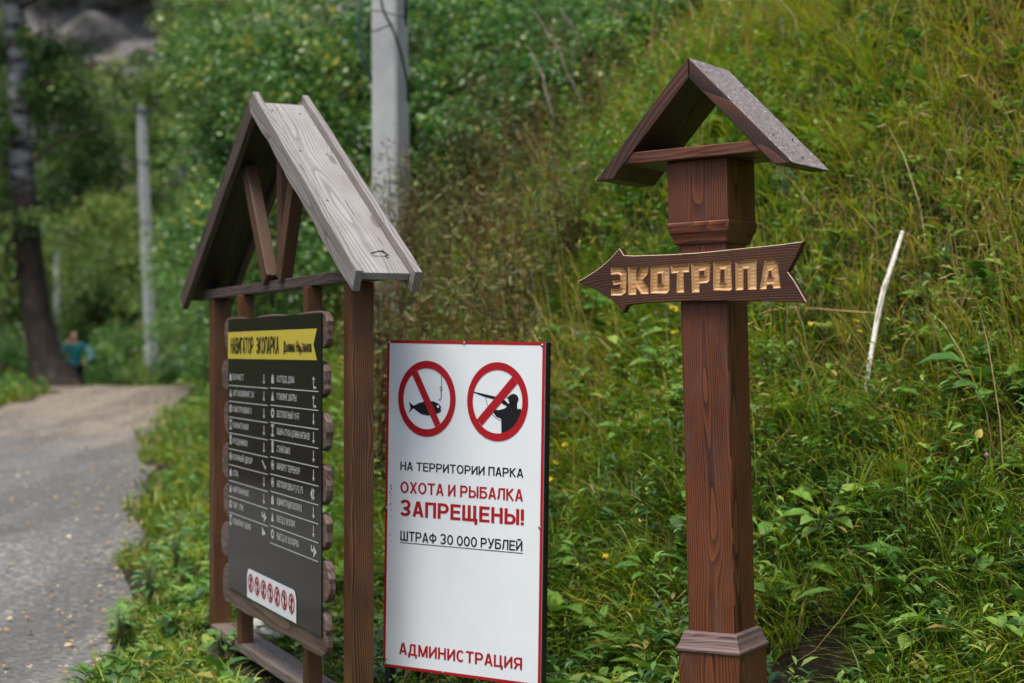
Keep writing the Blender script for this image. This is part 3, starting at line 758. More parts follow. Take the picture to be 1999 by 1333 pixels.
f.poly([(-hw, -hh), (hw, -hh), (hw, hh), (-hw, hh)], [[(-hw + bw, -hh + bw), (hw - bw, -hh + bw), (hw - bw, hh - bw), (-hw + bw, hh - bw)]])
f.build('border', M_red, wp, MW)
def z4(zx, zy): return pxw(730 + zx * .2701, 640 + zy * .2701)
def z5(zx, zy): return pxw(730 + zx * .27226, 970 + zy * .27238)
pr = Flat(.0018); pb = Flat(.0010); pw = Flat(.0026)
def el(c, r): 
    o = z4(*c); return o, (abs(z4(c[0] + r[0], c[1])[0] - o[0]), abs(z4(c[0], c[1] + r[1])[1] - o[1]))
c1, ro1 = el((382, 512), (210, 275)); _, ri1 = el((382, 512), (170, 220))
c2, ro2 = el((893, 533), (223, 286)); _, ri2 = el((893, 533), (181, 230))
pr.ring(c1, ro1, ri1); pr.ring(c2, ro2, ri2)
pr.poly([z4(*p) for p in ((276, 335), (316, 310), (482, 690), (444, 716))]); pr.poly([z4(*p) for p in ((1003, 350), (1040, 400), (782, 706), (745, 662))])
pr.build('prohibition_ring', M_red, wp, MW)
fish = [(488, 572), (480, 582), (491, 590), (478, 592), (489, 602), (470, 615), (430, 630), (385, 634), (340, 622), (300, 592), (285, 580), (250, 617), (266, 578), (252, 533), (288, 562), (330, 541), (380, 529), (430, 530), (465, 545)]
pb.poly([z4(*p) for p in fish])
wz = abs(z4(10, 0)[0] - z4(0, 0)[0]) / 10
pb.line([z4(488, 345), z4(488, 432)], 4 * wz)
k0 = z4(487, 440); pb.ring(k0, (10 * wz, 12 * wz), (6 * wz, 7 * wz), 16)
pb.line([z4(487, 450), z4(487, 505), z4(484, 518), z4(476, 523), z4(470, 515)], 5 * wz)
hunter = [(1036, 540), (1036, 584), (1062, 585), (1070, 606), (1064, 650), (1040, 695), (1000, 732), (960, 752), (922, 762), (920, 656), (885, 642), (864, 612), (862, 588), (900, 594), (945, 582), (962, 568), (925, 545), (945, 522), (975, 548), (986, 532)]
pb.poly([z4(*p) for p in hunter])
hc = z4(1008, 514); pb.disc(hc, 34 * wz, 24, abs(z4(0, 36)[1] - z4(0, 0)[1]))
pb.poly([z4(*p) for p in ((958, 503), (984, 494), (990, 506), (962, 510))])
pb.poly([z4(*p) for p in ((718, 459), (810, 480), (900, 500), (955, 528), (940, 552), (890, 520), (850, 512), (800, 498), (718, 466))])
pb.line([z4(805, 495), z4(818, 545), z4(835, 590), z4(860, 630), z4(890, 656), z4(918, 668)], 3.2 * wz)
def wline(fl, s, zf, xa, ya0, ya1, xb, yb0, yb1, weight):
    """capitals run from left (xa, top ya0, foot ya1) to right (xb, top yb0, foot yb1) of a zoom"""
    p = [zf(xa, ya0), zf(xa, ya1), zf(xb, yb0), zf(xb, yb1)]
    fl.text(s, (p[0][0] + p[1][0]) / 2, (p[2][0] + p[3][0]) / 2, (p[1][1] + p[3][1]) / 2, (p[0][1] + p[2][1]) / 2, weight)
pb.build('pictogram', M_black, wp, MW)
def line_part(body, mat, *args):
    fl = Flat(.0010); wline(fl, body, *args); return fl
line_part('НА ТЕРРИТОРИИ ПАРКА', 0, z4, 192, 960, 1022, 1080, 1022, 1088, .15).build('lettering', M_black, wp, MW)
fl = line_part('ШТРАФ 30 000 РУБЛЕЙ', 0, z5, 190, 236, 306, 1065, 322, 395, .15)
ua, ub = z5(187, 313), z5(1068, 411); uy = (ua[1] + ub[1]) / 2
fl.poly([(ua[0], uy - .003), (ub[0], uy - .003), (ub[0], uy), (ua[0], uy)])
fl.build('lettering', M_black, wp, MW)
rs = random.Random(5); fl = Flat(.0010)
for zy in list(range(1140, 1333, 22)):
    c = z4(122 + rs.uniform(-5, 5), zy); fl.disc(c, rs.uniform(.001, .004), 8, rs.uniform(.001, .005))
for zy in (30, 90, 140, 270, 315, 537, 605, 660):
    c = z5(120 + rs.uniform(-4, 4), zy); fl.disc(c, rs.uniform(.001, .003), 8, rs.uniform(.001, .004))
fl.build('paint_chips', M_black, wp, MW)
for body, args in (('ОХОТА И РЫБАЛКА', (z4, 192, 1104, 1188, 1078, 1172, 1258, .165)), ('ЗАПРЕЩЕНЫ!', (z5, 190, 20, 128, 1075, 92, 210, .18)), ('АДМИНИСТРАЦИЯ', (z5, 182, 1030, 1112, 1063, 1166, 1254, .165))):
    line_part(body, 0, *args).build('lettering', M_red, wp, MW)
ey = z4(465, 568); pw.disc(ey, 8 * wz, 12); pw.build('fish_eye', M_white, wp, MW)
def dome(name, c, r, mat, parent):
    bm = bmesh.new(); bmesh.ops.create_uvsphere(bm, u_segments=10, v_segments=6, radius=r)
    bmesh.ops.scale(bm, vec=(1, 1, .5), verts=bm.verts); me = bpy.data.meshes.new(name); bm.to_mesh(me); bm.free()
    return link(name, me, mat, parent, MW @ Matrix.Translation((c[0], c[1], .002)))
for c in ((-hw + .012, hh - .012), (hw - .014, hh - .012), (0, hh - .008), (-hw + .008, -.02), (hw - .014, -.05), (-hw + .012, -hh + .014), (-.08, -hh + .008)):
    dome('screw', c, .0065, M_screw, wp)

# ------------------------------------------------------------------ trail signpost
TH = R(33); fx = Vector((math.cos(TH), -math.sin(TH), 0)); fn = Vector((-math.sin(TH), -math.cos(TH), 0))
PC = Vector((.818, 6.0, 0)); LEAN = Matrix.Rotation(R(-1.4), 4, 'Y')
pst = thing('trail_signpost', 'red brown wooden post with gabled cap and carved arrow board', 'signpost', PC)
def PP(a, q, z): return PC + fx * a + fn * q + Vector((0, 0, z))
pw_ = .196
plank('post', pst, PP(0, 0, -.3), PP(0, 0, 2.06), pw_, pw_, fn, W_red, .012)
def square_loft(name, prof, mat, bev=.002):
    """prof: list of (half width, z); upright square turned profile"""
    vs, fs = [], []
    for (r, z) in prof:
        for (sx, sy) in ((-1, -1), (1, -1), (1, 1), (-1, 1)):
            p = PP(sx * r, sy * r, z); vs.append(p)
    n = len(prof)
    for i in range(n - 1):
        for k in range(4):
            a, b = i * 4 + k, i * 4 + (k + 1) % 4; fs.append((a, a + 4, b + 4, b))
    fs.append((0, 1, 2, 3)); fs.append((n * 4 - 1, n * 4 - 2, n * 4 - 3, n * 4 - 4))
    M = frame(PP(0, 0, prof[0][1]), fx, z=UP); Mi = M.inverted()
    bm = bmesh.new(); bv = [bm.verts.new(Mi @ v) for v in vs]; [bm.faces.new([bv[i] for i in f]) for f in fs]
    bmesh.ops.recalc_face_normals(bm, faces=bm.faces); me = bpy.data.meshes.new(name); bm.to_mesh(me); bm.free()
    o = link(name, me, mat, pst, M); bevel(o, bev, 2); return o
plank('base_block', pst, PP(0, 0, -.3), PP(0, 0, .415), .252, .252, fn, W_red, .004)
square_loft('base_moulding', [(.1265, .412), (.133, .414), (.1345, .424), (.127, .432), (.122, .444), (.119, .458), (.114, .468), (.1125, .482), (.106, .486), (.0985, .488)], W_faded)
plank('cap_block', pst, PP(0, 0, 2.04), PP(0, 0, 2.274), .25, .25, fn, W_red, .004)
square_loft('cap_moulding', [(.1, 1.955), (.108, 1.957), (.111, 1.966), (.113, 1.980), (.118, 1.992), (.1245, 2.002), (.127, 2.018), (.129, 2.026), (.129, 2.036), (.126, 2.042)], W_red)
plank('shelf_board', pst, PP(-.312, 0, 2.297), PP(.312, 0, 2.297), .34, .044, UP, W_red, .004)
# gable boards, mitred at the ridge and cut level at the eaves
def gable(sg, mats):
    zt, ze, half, th, D = 2.652, 2.222, .412, .079, .175
    sl_ = (zt - ze) / half
    xi = half - th / sl_
    prof = [(0 if sg > 0 else -.0, zt), (sg * half, ze), (sg * xi, ze), (0, zt - th)]
    if sg > 0: prof = [(.0015, zt), (half, ze), (xi, ze), (.0015, zt - th)]
    else: prof = [(-.0015, zt), (-half, ze), (-xi, ze), (-.0015, zt - th)]
    along = Vector((sg * half, 0, -(zt - ze))).normalized()
    A = fx * along.x + UP * along.z
    o = PP(sg * half / 2, 0, (zt + ze) / 2)
    M = frame(o, A, y=fn); Mi = M.inverted()
    vs = [Mi @ PP(x, q, z) for q in (D, -D) for (x, z) in prof]
    fs = [(0, 1, 2, 3), (7, 6, 5, 4), (0, 4, 5, 1), (1, 5, 6, 2), (2, 6, 7, 3), (3, 7, 4, 0)]
    bm = bmesh.new(); bv = [bm.verts.new(v) for v in vs]; ff = [bm.faces.new([bv[i] for i in f]) for f in fs]
    ff[2].material_index = 1
    bmesh.ops.recalc_face_normals(bm, faces=bm.faces); me = bpy.data.meshes.new('roof_board'); bm.to_mesh(me); bm.free()
    g = link('roof_board', me, mats, pst, M); bevel(g, .004, 2)
gable(-1, [W_redroof, W_roofgrey]); gable(1, [W_redroof, W_roofgrey])
for a, q in ((.30, .10), (.30, -.08), (.38, .02), (.08, -.14)):
    z = 2.652 - a * (.43 / .412); c = PP(a, q, z + .001); nl = MB()
    nl.tube([c - UP * .01, c + (UP + fx).normalized() * .003], .004, 6); nl.build('nail', M_iron, pst, frame(c, fx, z=UP))
# arrow board
qA = pw_ / 2 + .034
LM = Matrix.Translation(PC) @ LEAN @ Matrix.Translation(-PC); LMi = LM.inverted()
pl0 = LM @ PP(0, qA, 1.7); pln = (LM.to_3x3() @ fn).normalized()
MA = frame(PP(0, qA, 1.72), fx, z=fn); MAi = MA.inverted()
def pxa(px, py): v = MAi @ (LMi @ on_plane(px, py, pl0, pln)); return (v.x, v.y)
def z7(zx, zy): return pxa(1110 + zx * .3, 450 + zy * .3)
outline = [(60, 332), (105, 305), (165, 268), (215, 232), (262, 190), (300, 148), (330, 115), (346, 138), (358, 160), (420, 163), (520, 160), (640, 156), (730, 150), (850, 143), (1000, 128), (1200, 108), (1380, 90), (1525, 70),
           (1500, 125), (1470, 190), (1446, 232), (1425, 268), (1440, 290), (1462, 318), (1490, 365), (1518, 415), (1548, 466), (1400, 464), (1200, 460), (1000, 458), (850, 458), (740, 462), (620, 466), (500, 470), (400, 482), (378, 492), (368, 512), (357, 535), (345, 520), (320, 490), (280, 450), (220, 410), (140, 368)]
OUT = [z7(*p) for p in outline]
TK = .032
LET = {
 'Э': ([(275, 240), (352, 240), (377, 265), (374, 400), (345, 422), (275, 422), (278, 380), (322, 380), (336, 368), (337, 345), (290, 355), (288, 322), (337, 318), (337, 292), (322, 282), (275, 286)], []),
 'К': ([(386, 238), (440, 236), (440, 300), (472, 236), (518, 232), (512, 285), (482, 318), (520, 372), (520, 412), (472, 412), (442, 366), (440, 416), (388, 418)], []),
 'О': ([(545, 228), (640, 220), (656, 222), (657, 385), (640, 408), (532, 408), (534, 245)], [[(580, 280), (606, 278), (606, 345), (580, 348)]]),
 'Т': ([(663, 225), (785, 212), (784, 270), (748, 272), (752, 402), (702, 404), (706, 276), (668, 278)], []),
 'Р': ([(797, 212), (905, 204), (922, 218), (918, 325), (902, 340), (852, 344), (852, 400), (802, 402)], [[(850, 262), (884, 258), (882, 290), (850, 294)]]),
 'О2': ([(945, 202), (1055, 195), (1065, 380), (1048, 390), (940, 388), (942, 215)], [[(988, 252), (1014, 250), (1015, 335), (986, 336)]]),
 'П': ([(1085, 205), (1222, 186), (1224, 382), (1166, 384), (1164, 246), (1138, 248), (1138, 386), (1086, 388)], []),
 'А': ([(1276, 190), (1332, 182), (1360, 210), (1380, 374), (1330, 376), (1326, 348), (1292, 350), (1288, 380), (1244, 382)], [[(1303, 262), (1318, 258), (1322, 298), (1297, 300)]]),
}
def area(p): return sum(p[i][0] * p[(i + 1) % len(p)][1] - p[(i + 1) % len(p)][0] * p[i][1] for i in range(len(p))) / 2
def inset(p, d):
    """moves a loop by d to its left side (inward for a counter-clockwise loop)"""
    n = len(p); out = []
    for i in range(n):
        a, b, c = Vector(p[i - 1]), Vector(p[i]), Vector(p[(i + 1) % n])
        u, v = (b - a).normalized(), (c - b).normalized()
        n1, n2 = Vector((-u.y, u.x)), Vector((-v.y, v.x))
        k = n1 + n2; k = k / max(.35, k.length_squared / 2) if k.length > 1e-6 else n1
        out.append(tuple(b + k * d))
    return out
arv, arf, afm = [], [], []
def addpoly(loops, z, mi, flip=False):
    b = len(arv); Ls = [[Vector((x, y, 0)) for x, y in l] for l in loops]
    flat = [p for l in Ls for p in l]
    for p in flat: arv.append((p.x, p.y, z))
    for t in geometry.tessellate_polygon(Ls):
        A, B_, C_ = (flat[i] for i in t); cr = (B_ - A).cross(C_ - A).z
        if abs(cr) < 1e-12: continue
        if (cr < 0) != flip: t = t[::-1]
        arf.append(tuple(b + i for i in t)); afm.append(mi)
def wall(l0, z0, l1, z1, mi):
    b = len(arv); n = len(l0)
    for p in l0: arv.append((p[0], p[1], z0))
    for p in l1: arv.append((p[0], p[1], z1))
    for i in range(n):
        j = (i + 1) % n; arf.append((b + i, b + j, b + n + j, b + n + i)); afm.append(mi)
ccw = lambda l: l if area(l) > 0 else l[::-1]
OUT = ccw(OUT)
holes, floors = [], []
for k, (o, hs) in LET.items():
    lo = ccw([z7(*p) for p in o]); hl = [ccw([z7(*p) for p in h])[::-1] for h in hs]
    holes.append(lo); floors.append((lo, hl))
IN_ = inset(OUT, .0022)
addpoly([IN_] + holes, 0, 0)
b0 = len(arv); wall(OUT, -.0028, IN_, 0, 0)
for i in range(len(OUT)):          # upward facing arris gets a pale colour, a painted sky-lit highlight
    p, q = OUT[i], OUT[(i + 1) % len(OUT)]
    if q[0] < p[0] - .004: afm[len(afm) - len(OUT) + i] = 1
wall(OUT[::-1], -.0028, OUT[::-1], -TK, 0)
addpoly([OUT], -TK, 0, True)
lv = dict(v=arv, f=arf)
board_v, board_f, board_m = arv, arf, afm
ab = link('arrow_board', mesh_py('arrow_board', board_v, board_f), [W_arrow, M_edgelight], pst, MA)
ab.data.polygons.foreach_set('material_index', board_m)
# letters: v-cut troughs sunk in the board
arv, arf, afm = [], [], []
for lo, hl in floors:
    ins, dep = .0085, .009
    li = inset(lo, ins); hi = [inset(h, ins) for h in hl]
    wall(lo, 0, li, -dep, 0)
    for h, h2 in zip(hl, hi): wall(h, 0, h2, -dep, 0)
    addpoly([li] + hi, -dep, 0)
    for h in hl: addpoly([h], 0, 1)
le = link('carved_lettering', mesh_py('carved_lettering', arv, arf), [M_carve, W_arrow], ab, MA)
le.data.polygons.foreach_set('material_index', afm)
arv, arf, afm = [], [], []
pst.rotation_euler = LEAN.to_euler()

# ------------------------------------------------------------------ leaves, blades
def unit(a): return a / np.maximum(np.linalg.norm(a, axis=1, keepdims=True), 1e-9)
def leaves_np(P, D, Nn, L, Wd, tint, fold=.25, six=False):
    """leaf faces: base P, along D, face normal Nn, length L, width Wd (all arrays)"""
    D = unit(D); Sd = unit(np.cross(D, Nn)); Nn = np.cross(Sd, D)
    L = L[:, None]; Wd = Wd[:, None]; n = len(P)
    if not six:
        b = P; l = P + D * L * .45 + Sd * Wd * .5 + Nn * Wd * fold; t = P + D * L; r = P + D * L * .45 - Sd * Wd * .5 + Nn * Wd * fold
        V = np.stack([b, r, t, l], 1).reshape(-1, 3); k = 4
        i = np.arange(n)[:, None] * k
        T = np.concatenate([i + np.array([[0, 1, 2]]), i + np.array([[0, 2, 3]])], 0)
    else:
        # arched leaf with a midrib and rounded sides: 8 points
        m1 = P + D * L * .35 + Nn * L * .06; m2 = P + D * L * .70 + Nn * L * .03; t = P + D * L - Nn * L * .10
        r1 = m1 + Sd * Wd * .5 + Nn * Wd * fold; l1 = m1 - Sd * Wd * .5 + Nn * Wd * fold
        r2 = m2 + Sd * Wd * .38 + Nn * Wd * fold * .8; l2 = m2 - Sd * Wd * .38 + Nn * Wd * fold * .8
        V = np.stack([P, r1, m1, l1, r2, m2, l2, t], 1).reshape(-1, 3); k = 8
        i = np.arange(n)[:, None] * k
        fs = [(0, 1, 2), (0, 2, 3), (1, 4, 5), (1, 5, 2), (2, 5, 6), (2, 6, 3), (4, 7, 5), (5, 7, 6)]
        T = np.concatenate([i + np.array([f]) for f in fs], 0)
    return V, T, np.repeat(tint, k)

def blades_np(P, az, L, Wd, bend, tint, upx=None, tipdry=.0):
    """grass blades of 3 segments that bend over towards az"""
    n = len(P); H = np.stack([np.cos(az), np.sin(az), np.zeros(n)], 1); Sd = np.stack([-np.sin(az), np.cos(az), np.zeros(n)], 1)
    tw = rng.uniform(-.9, .9, n)[:, None]
    Sd = unit(Sd * np.cos(tw) + H * np.sin(tw))
    U = np.tile(np.array([[0, 0, 1.0]]), (n, 1)) if upx is None else upx
    L = L[:, None]; Wd = Wd[:, None]; bend = bend[:, None]
    pts = []
    for t in (0, .36, .72, 1.0):
        pts.append(P + U * L * (t - .55 * bend * t * t) + H * L * bend * (.25 * t + .75 * t * t))
    a, b, c, d = pts
    V = np.stack([a - Sd * Wd * .4, a + Sd * Wd * .4, b - Sd * Wd * .5, b + Sd * Wd * .5, c - Sd * Wd * .34, c + Sd * Wd * .34, d], 1).reshape(-1, 3)
    i = np.arange(n)[:, None] * 7
    T = np.concatenate([i + np.array([f]) for f in ((0, 1, 3), (0, 3, 2), (2, 3, 5), (2, 5, 4), (4, 5, 6))], 0)
    tt = np.stack([tint, tint, tint, tint, tint + tipdry, tint + tipdry, tint + 1.6 * tipdry], 1).ravel()
    return V, T, np.clip(tt, 0, 1)

def join_np(parts):
    V, T, C, o = [], [], [], 0
    for v, t, c in parts:
        V.append(v); T.append(t + o); C.append(c); o += len(v)
    return np.concatenate(V), np.concatenate(T), np.concatenate(C)

def dryness(x, y):
    """0 lush ... 1 dry: the upper slope and a patch behind the stand have gone to straw"""
    d = toe_dist(x, y)
    base = .22 * ss(.8, 3.2, d) + .34 * ss(.12, .27, x / np.maximum(y, 1)) * ss(.7, 2.2, d)
    patch = .42 * np.clip(wob(x, y, 1.1, 2) + .35 * wob(x, y, 3.1, 6), -.6, 1) * ss(.5, 1.8, d)
    gold = .45 * ss(1.0, .2, np.abs(x + .1 + .1 * (y - 11))) * ss(8.6, 9.8, y) * ss(15.5, 12.5, y)
    return np.clip(base + patch + gold + .05, 0, 1)

def field(n, y0, y1, xm=(-.46, .46), pw=1.0):
    y = y0 + (y1 - y0) * rng.uniform(0, 1, n) ** pw
    x = rng.uniform(0, 1, n) * (xm[1] - xm[0]) * y + xm[0] * y
    return x, y

def clear(x, y):
    """True where plants may grow"""
    off = x > road_right(y) + .07 + .20 * wob(x, y, 2.6, 14) + .08 * wob(x, y, 8, 17)
    offl = x < road_left(y) - .1
    # bare washed-out bank beside the signpost
    h = ((x - 1.25) / .21) ** 2 + ((y - 6.60) / .27) ** 2
    rx_, ry_ = x - B0.x, y - B0.y
    s__ = rx_ * sd_.x + ry_ * sd_.y; q__ = rx_ * sn.x + ry_ * sn.y
    bench = (s__ > -.08) & (s__ < 2.42) & (np.abs(q__) < .16)
    wa = (x - WC.x) * ex.x + (y - WC.y) * ex.y; wq = (x - WC.x) * wn.x + (y - WC.y) * wn.y
    trod = (np.abs(wa) < .55) & (wq > -.06) & (wq < 1.0)      # ground trodden bare before the sign
    return (off | offl) & ~bench & ~trod & (h > 1 + .35 * wob(x, y, 9, 18)) & (np.hypot(x - PC.x, y - PC.y) > .2)

def grass(parts, n, y0, y1, lmin, lmax, w0, w1, xm=(-.46, .46), tintoff=0.0, pw=1.0, dmin=-99, bendr=(.15, .85)):
    x, y = field(n, y0, y1, xm, pw); k = clear(x, y) & (toe_dist(x, y) > dmin); x, y = x[k], y[k]; n = len(x)
    d = dryness(x, y); td = toe_dist(x, y)
    P = np.stack([x, y, terrain(x, y) - .01], 1)
    L = rng.uniform(lmin, lmax, n) * (.75 + .5 * rng.uniform(0, 1, n) ** 3)
    L *= np.where(td < .15, .62, 1.0)
    r = rng.uniform(0, 1, n)
    tint = np.clip(.05 + .42 * r + .13 * wob(x, y, 5.1, 10) + d * (.12 + .38 * rng.uniform(0, 1, n)), 0, .72)
    dead = rng.uniform(0, 1, n) < (.04 + .42 * d)
    tint = np.where(dead, rng.uniform(.72, 1.0, n), tint) + tintoff
    az = rng.uniform(0, 6.283, n); lean = rng.uniform(0, 1, n) < .5
    az = np.where(lean, rng.normal(3.9, .8, n), az)      # many lie over down the slope
    parts.append(blades_np(P, az, L, rng.uniform(w0, w1, n), rng.uniform(*bendr, n), np.clip(tint, 0, 1), tipdry=.04))

def tussocks(parts, m, y0, y1, blades, lmin, lmax, w0, w1, xm=(-.46, .46), lush=.0):
    x, y = field(m, y0, y1, xm); k = clear(x, y); x, y = x[k], y[k]; m = len(x)
    cx = np.repeat(x, blades); cy = np.repeat(y, blades); n = len(cx)
    size = np.repeat(rng.uniform(.6, 1.2, m), blades)
    td = np.repeat(toe_dist(x, y), blades); size = size * np.where(td < .15, .6, 1)
    jx, jy = rng.normal(0, .03, n), rng.normal(0, .03, n)
    P = np.stack([cx + jx, cy + jy, terrain(cx + jx, cy + jy) - .01], 1)
    d = np.repeat(dryness(x, y), blades); ct = np.repeat(rng.uniform(.15, .5, m), blades)
    tint = np.clip(ct + rng.normal(0, .06, n) + .35 * d + lush, .02, .97)
    tint = np.where(rng.uniform(0, 1, n) < .04 + .2 * d, rng.uniform(.75, .95, n), tint)
    az = np.arctan2(jy, jx) + rng.normal(0, .7, n); az = np.where(rng.uniform(0, 1, n) < .35, rng.normal(3.9, .7, n), az)
    parts.append(blades_np(P, az, rng.uniform(lmin, lmax, n) * size, rng.uniform(w0, w1, n), rng.uniform(.3, 1.15, n), np.clip(tint, 0, 1), tipdry=.05))

gp = []
grass(gp, 115900, 4.6, 12, .05, .16, .004, .009, (-.40, .58))
grass(gp, 36600, 4.6, 12, .14, .34, .0035, .007, (-.40, .58), dmin=.1)
grass(gp, 42000, 4.6, 12, .18, .46, .006, .012, (-.40, .58), bendr=(.6, 1.5), tintoff=.09)
tussocks(gp, 1342, 5.0, 12, 30, .18, .42, .0045, .009, (-.38, .58))
tussocks(gp, 1098, 5.0, 12, 26, .05, .15, .003, .006, (-.1, .58), lush=.42)      # short dead tufts
grass(gp, 70000, 12, 24, .12, .36, .010, .02, (-.46, .38))
tussocks(gp, 600, 12, 24, 26, .25, .5, .010, .018, (-.40, .3))
grass(gp, 40000, 24, 48, .15, .4, .02, .05, (-.46, .2))
V, T, C = join_np(gp)
tag(link('grass', mesh_np('grass', V, T, C), M_grass), 'long mixed green and straw coloured grass covering the verge and hillside', 'grass', kind='stuff')

# broad leaved ground cover
def weeds(parts, m, y0, y1, per, lmin, lmax, hmin, hmax, xm, asp=(.35, .6), dmax=99):
    x, y = field(m, y0, y1, xm); k = clear(x, y) & (toe_dist(x, y) < dmax) & (rng.uniform(0, 1, m) > .6 * dryness(x, y)); x, y = x[k], y[k]; m = len(x)
    cl = np.repeat(np.arange(m), per); n = len(cl)
    hgt = np.repeat(rng.uniform(hmin, hmax, m), per); u = rng.uniform(0, 1, n)
    td = toe_dist(x, y); hgt = hgt * np.repeat(np.where(td < .1, .55, 1), per)
    sz = np.repeat(rng.uniform(lmin, lmax, m), per) * rng.uniform(.7, 1.1, n)
    az = rng.uniform(0, 6.283, n)
    gx_, gy_ = x[cl], y[cl]
    lean = np.repeat(rng.normal(0, .15, (m, 2)), per, 0)
    P = np.stack([gx_ + lean[:, 0] * u * hgt, gy_ + lean[:, 1] * u * hgt, terrain(gx_, gy_) + .01 + hgt * u], 1)
    up = rng.uniform(.0, .7, n)
    D = np.stack([np.cos(az), np.sin(az), up], 1)
    Nn = np.stack([-np.cos(az) * .4 + rng.normal(0, .25, n), -np.sin(az) * .4 + rng.normal(0, .25, n), np.ones(n)], 1)
    tint = np.clip(np.repeat(rng.uniform(.0, .8, m), per) + rng.normal(0, .08, n) + .15 * dryness(gx_, gy_), 0, .95)
    tint = np.where(rng.uniform(0, 1, n) < .03, 1.0, tint)
    parts.append(leaves_np(P, D, Nn, sz, sz * rng.uniform(*asp, n), tint, .15, True))
wp_ = []
weeds(wp_, 5612, 4.8, 12, 7, .03, .07, .04, .20, (-.40, .58))
weeds(wp_, 8540, 4.8, 12, 9, .012, .03, .03, .18, (-.40, .58), (.5, .85))
weeds(wp_, 1830, 5.2, 11, 6, .07, .15, .06, .26, (-.38, .58), (.3, .55))
weeds(wp_, 1098, 5.2, 11, 12, .04, .09, .18, .45, (-.1, .58), (.2, .35))
weeds(wp_, 207, 6.2, 11, 5, .15, .27, .05, .22, (-.12, .58), (.4, .6))
weeds(wp_, 610, 6.4, 12, 18, .04, .085, .35, .75, (-.12, .58), (.2, .4))
weeds(wp_, 3200, 12, 24, 10, .04, .10, .1, .55, (-.45, .3))
weeds(wp_, 1200, 10, 20, 16, .04, .08, .4, .95, (-.14, .16), (.3, .55))
weeds(wp_, 2500, 24, 46, 10, .08, .18, .1, .6, (-.46, .1))
V, T, C = join_np(wp_)
tag(link('undergrowth', mesh_np('undergrowth', V, T, C), M_weed), 'broad leaved weeds and clover growing among the grass', 'weeds', kind='stuff')

# dry straw stalks on the upper slope, nodding
def straw():
    parts = []
    for (m, y0, y1, xm, l0, l1, wd) in ((1200, 6.6, 12, (-.1, .58), .6, 1.05, .006), (2000, 6.4, 12, (-.1, .58), .3, .7, .0045), (1400, 9.5, 17, (-.16, .16), .45, 1.0, .008), (700, 9, 14, (-.12, .03), .45, .95, .008)):
        x, y = field(m, y0, y1, xm); k = (toe_dist(x, y) > .8) & (rng.uniform(0, 1, m) < .15 + .9 * dryness(x, y)); x, y = x[k], y[k]; n = len(x)
        P = np.stack([x, y, terrain(x, y)], 1); az = rng.normal(3.6, 1.0, n)
        L = rng.uniform(l0, l1, n); bd = rng.uniform(.1, .7, n); tn = rng.uniform(.68, .97, n)
        parts.append(blades_np(P, az, L, np.full(n, wd), bd, tn))
        # seed heads
        H = np.stack([np.cos(az), np.sin(az), np.zeros(n)], 1)
        tip = P + np.array([[0, 0, 1.0]]) * (L * (1 - .55 * bd))[:, None] + H * (L * bd)[:, None]
        for r in range(2):
            q = tip - H * (.02 * r * L)[:, None] - np.array([[0, 0, 1.0]]) * (.04 * r * L)[:, None] + rng.normal(0, .006, (n, 3))
            v, t, c = leaves_np(q, H + rng.normal(0, .5, (n, 3)), rng.normal(0, 1, (n, 3)), L * .07, L * .009, tn)
            parts.append((v, t, c))
    return join_np(parts)
V, T, C = straw()
tag(link('dry_stalks', mesh_np('dry_stalks', V, T, C), M_grass), 'straw coloured seed stalks standing in the hillside grass', 'dry grass', kind='stuff')

# leaf litter on the road and its edge
def litter():
    x, y = field(22000, 6, 40, (-.46, .0), .8)
    e = road_right(y) - x
    keep = (x > road_left(y) - .5) & (e > -.5)
    pr_ = .10 + 1.1 * np.exp(-np.abs(e + .05) / .28) + .55 * ss(16, 24, y) + .25 * np.exp(-np.abs(x - road_left(y)) / .5)
    keep &= rng.uniform(0, 1, len(x)) < pr_
    x, y = x[keep], y[keep]; n = len(x)
    P = np.stack([x, y, terrain(x, y) + .038 + rng.uniform(0, .012, n)], 1); az = rng.uniform(0, 6.28, n)
    D = np.stack([np.cos(az), np.sin(az), rng.normal(0, .15, n)], 1); Nn = np.stack([rng.normal(0, .25, n), rng.normal(0, .25, n), np.ones(n)], 1)
    s_ = rng.uniform(.022, .055, n); return leaves_np(P, D, Nn, s_, s_ * rng.uniform(.5, .8, n), np.clip(rng.normal(.6, .28, n), 0, 1), .15, True)
V, T, C = litter()
tag(link('leaf_litter', mesh_np('leaf_litter', V, T, C), M_litter), 'fallen yellow and brown leaves scattered on the gravel road', 'fallen leaves', kind='stuff')

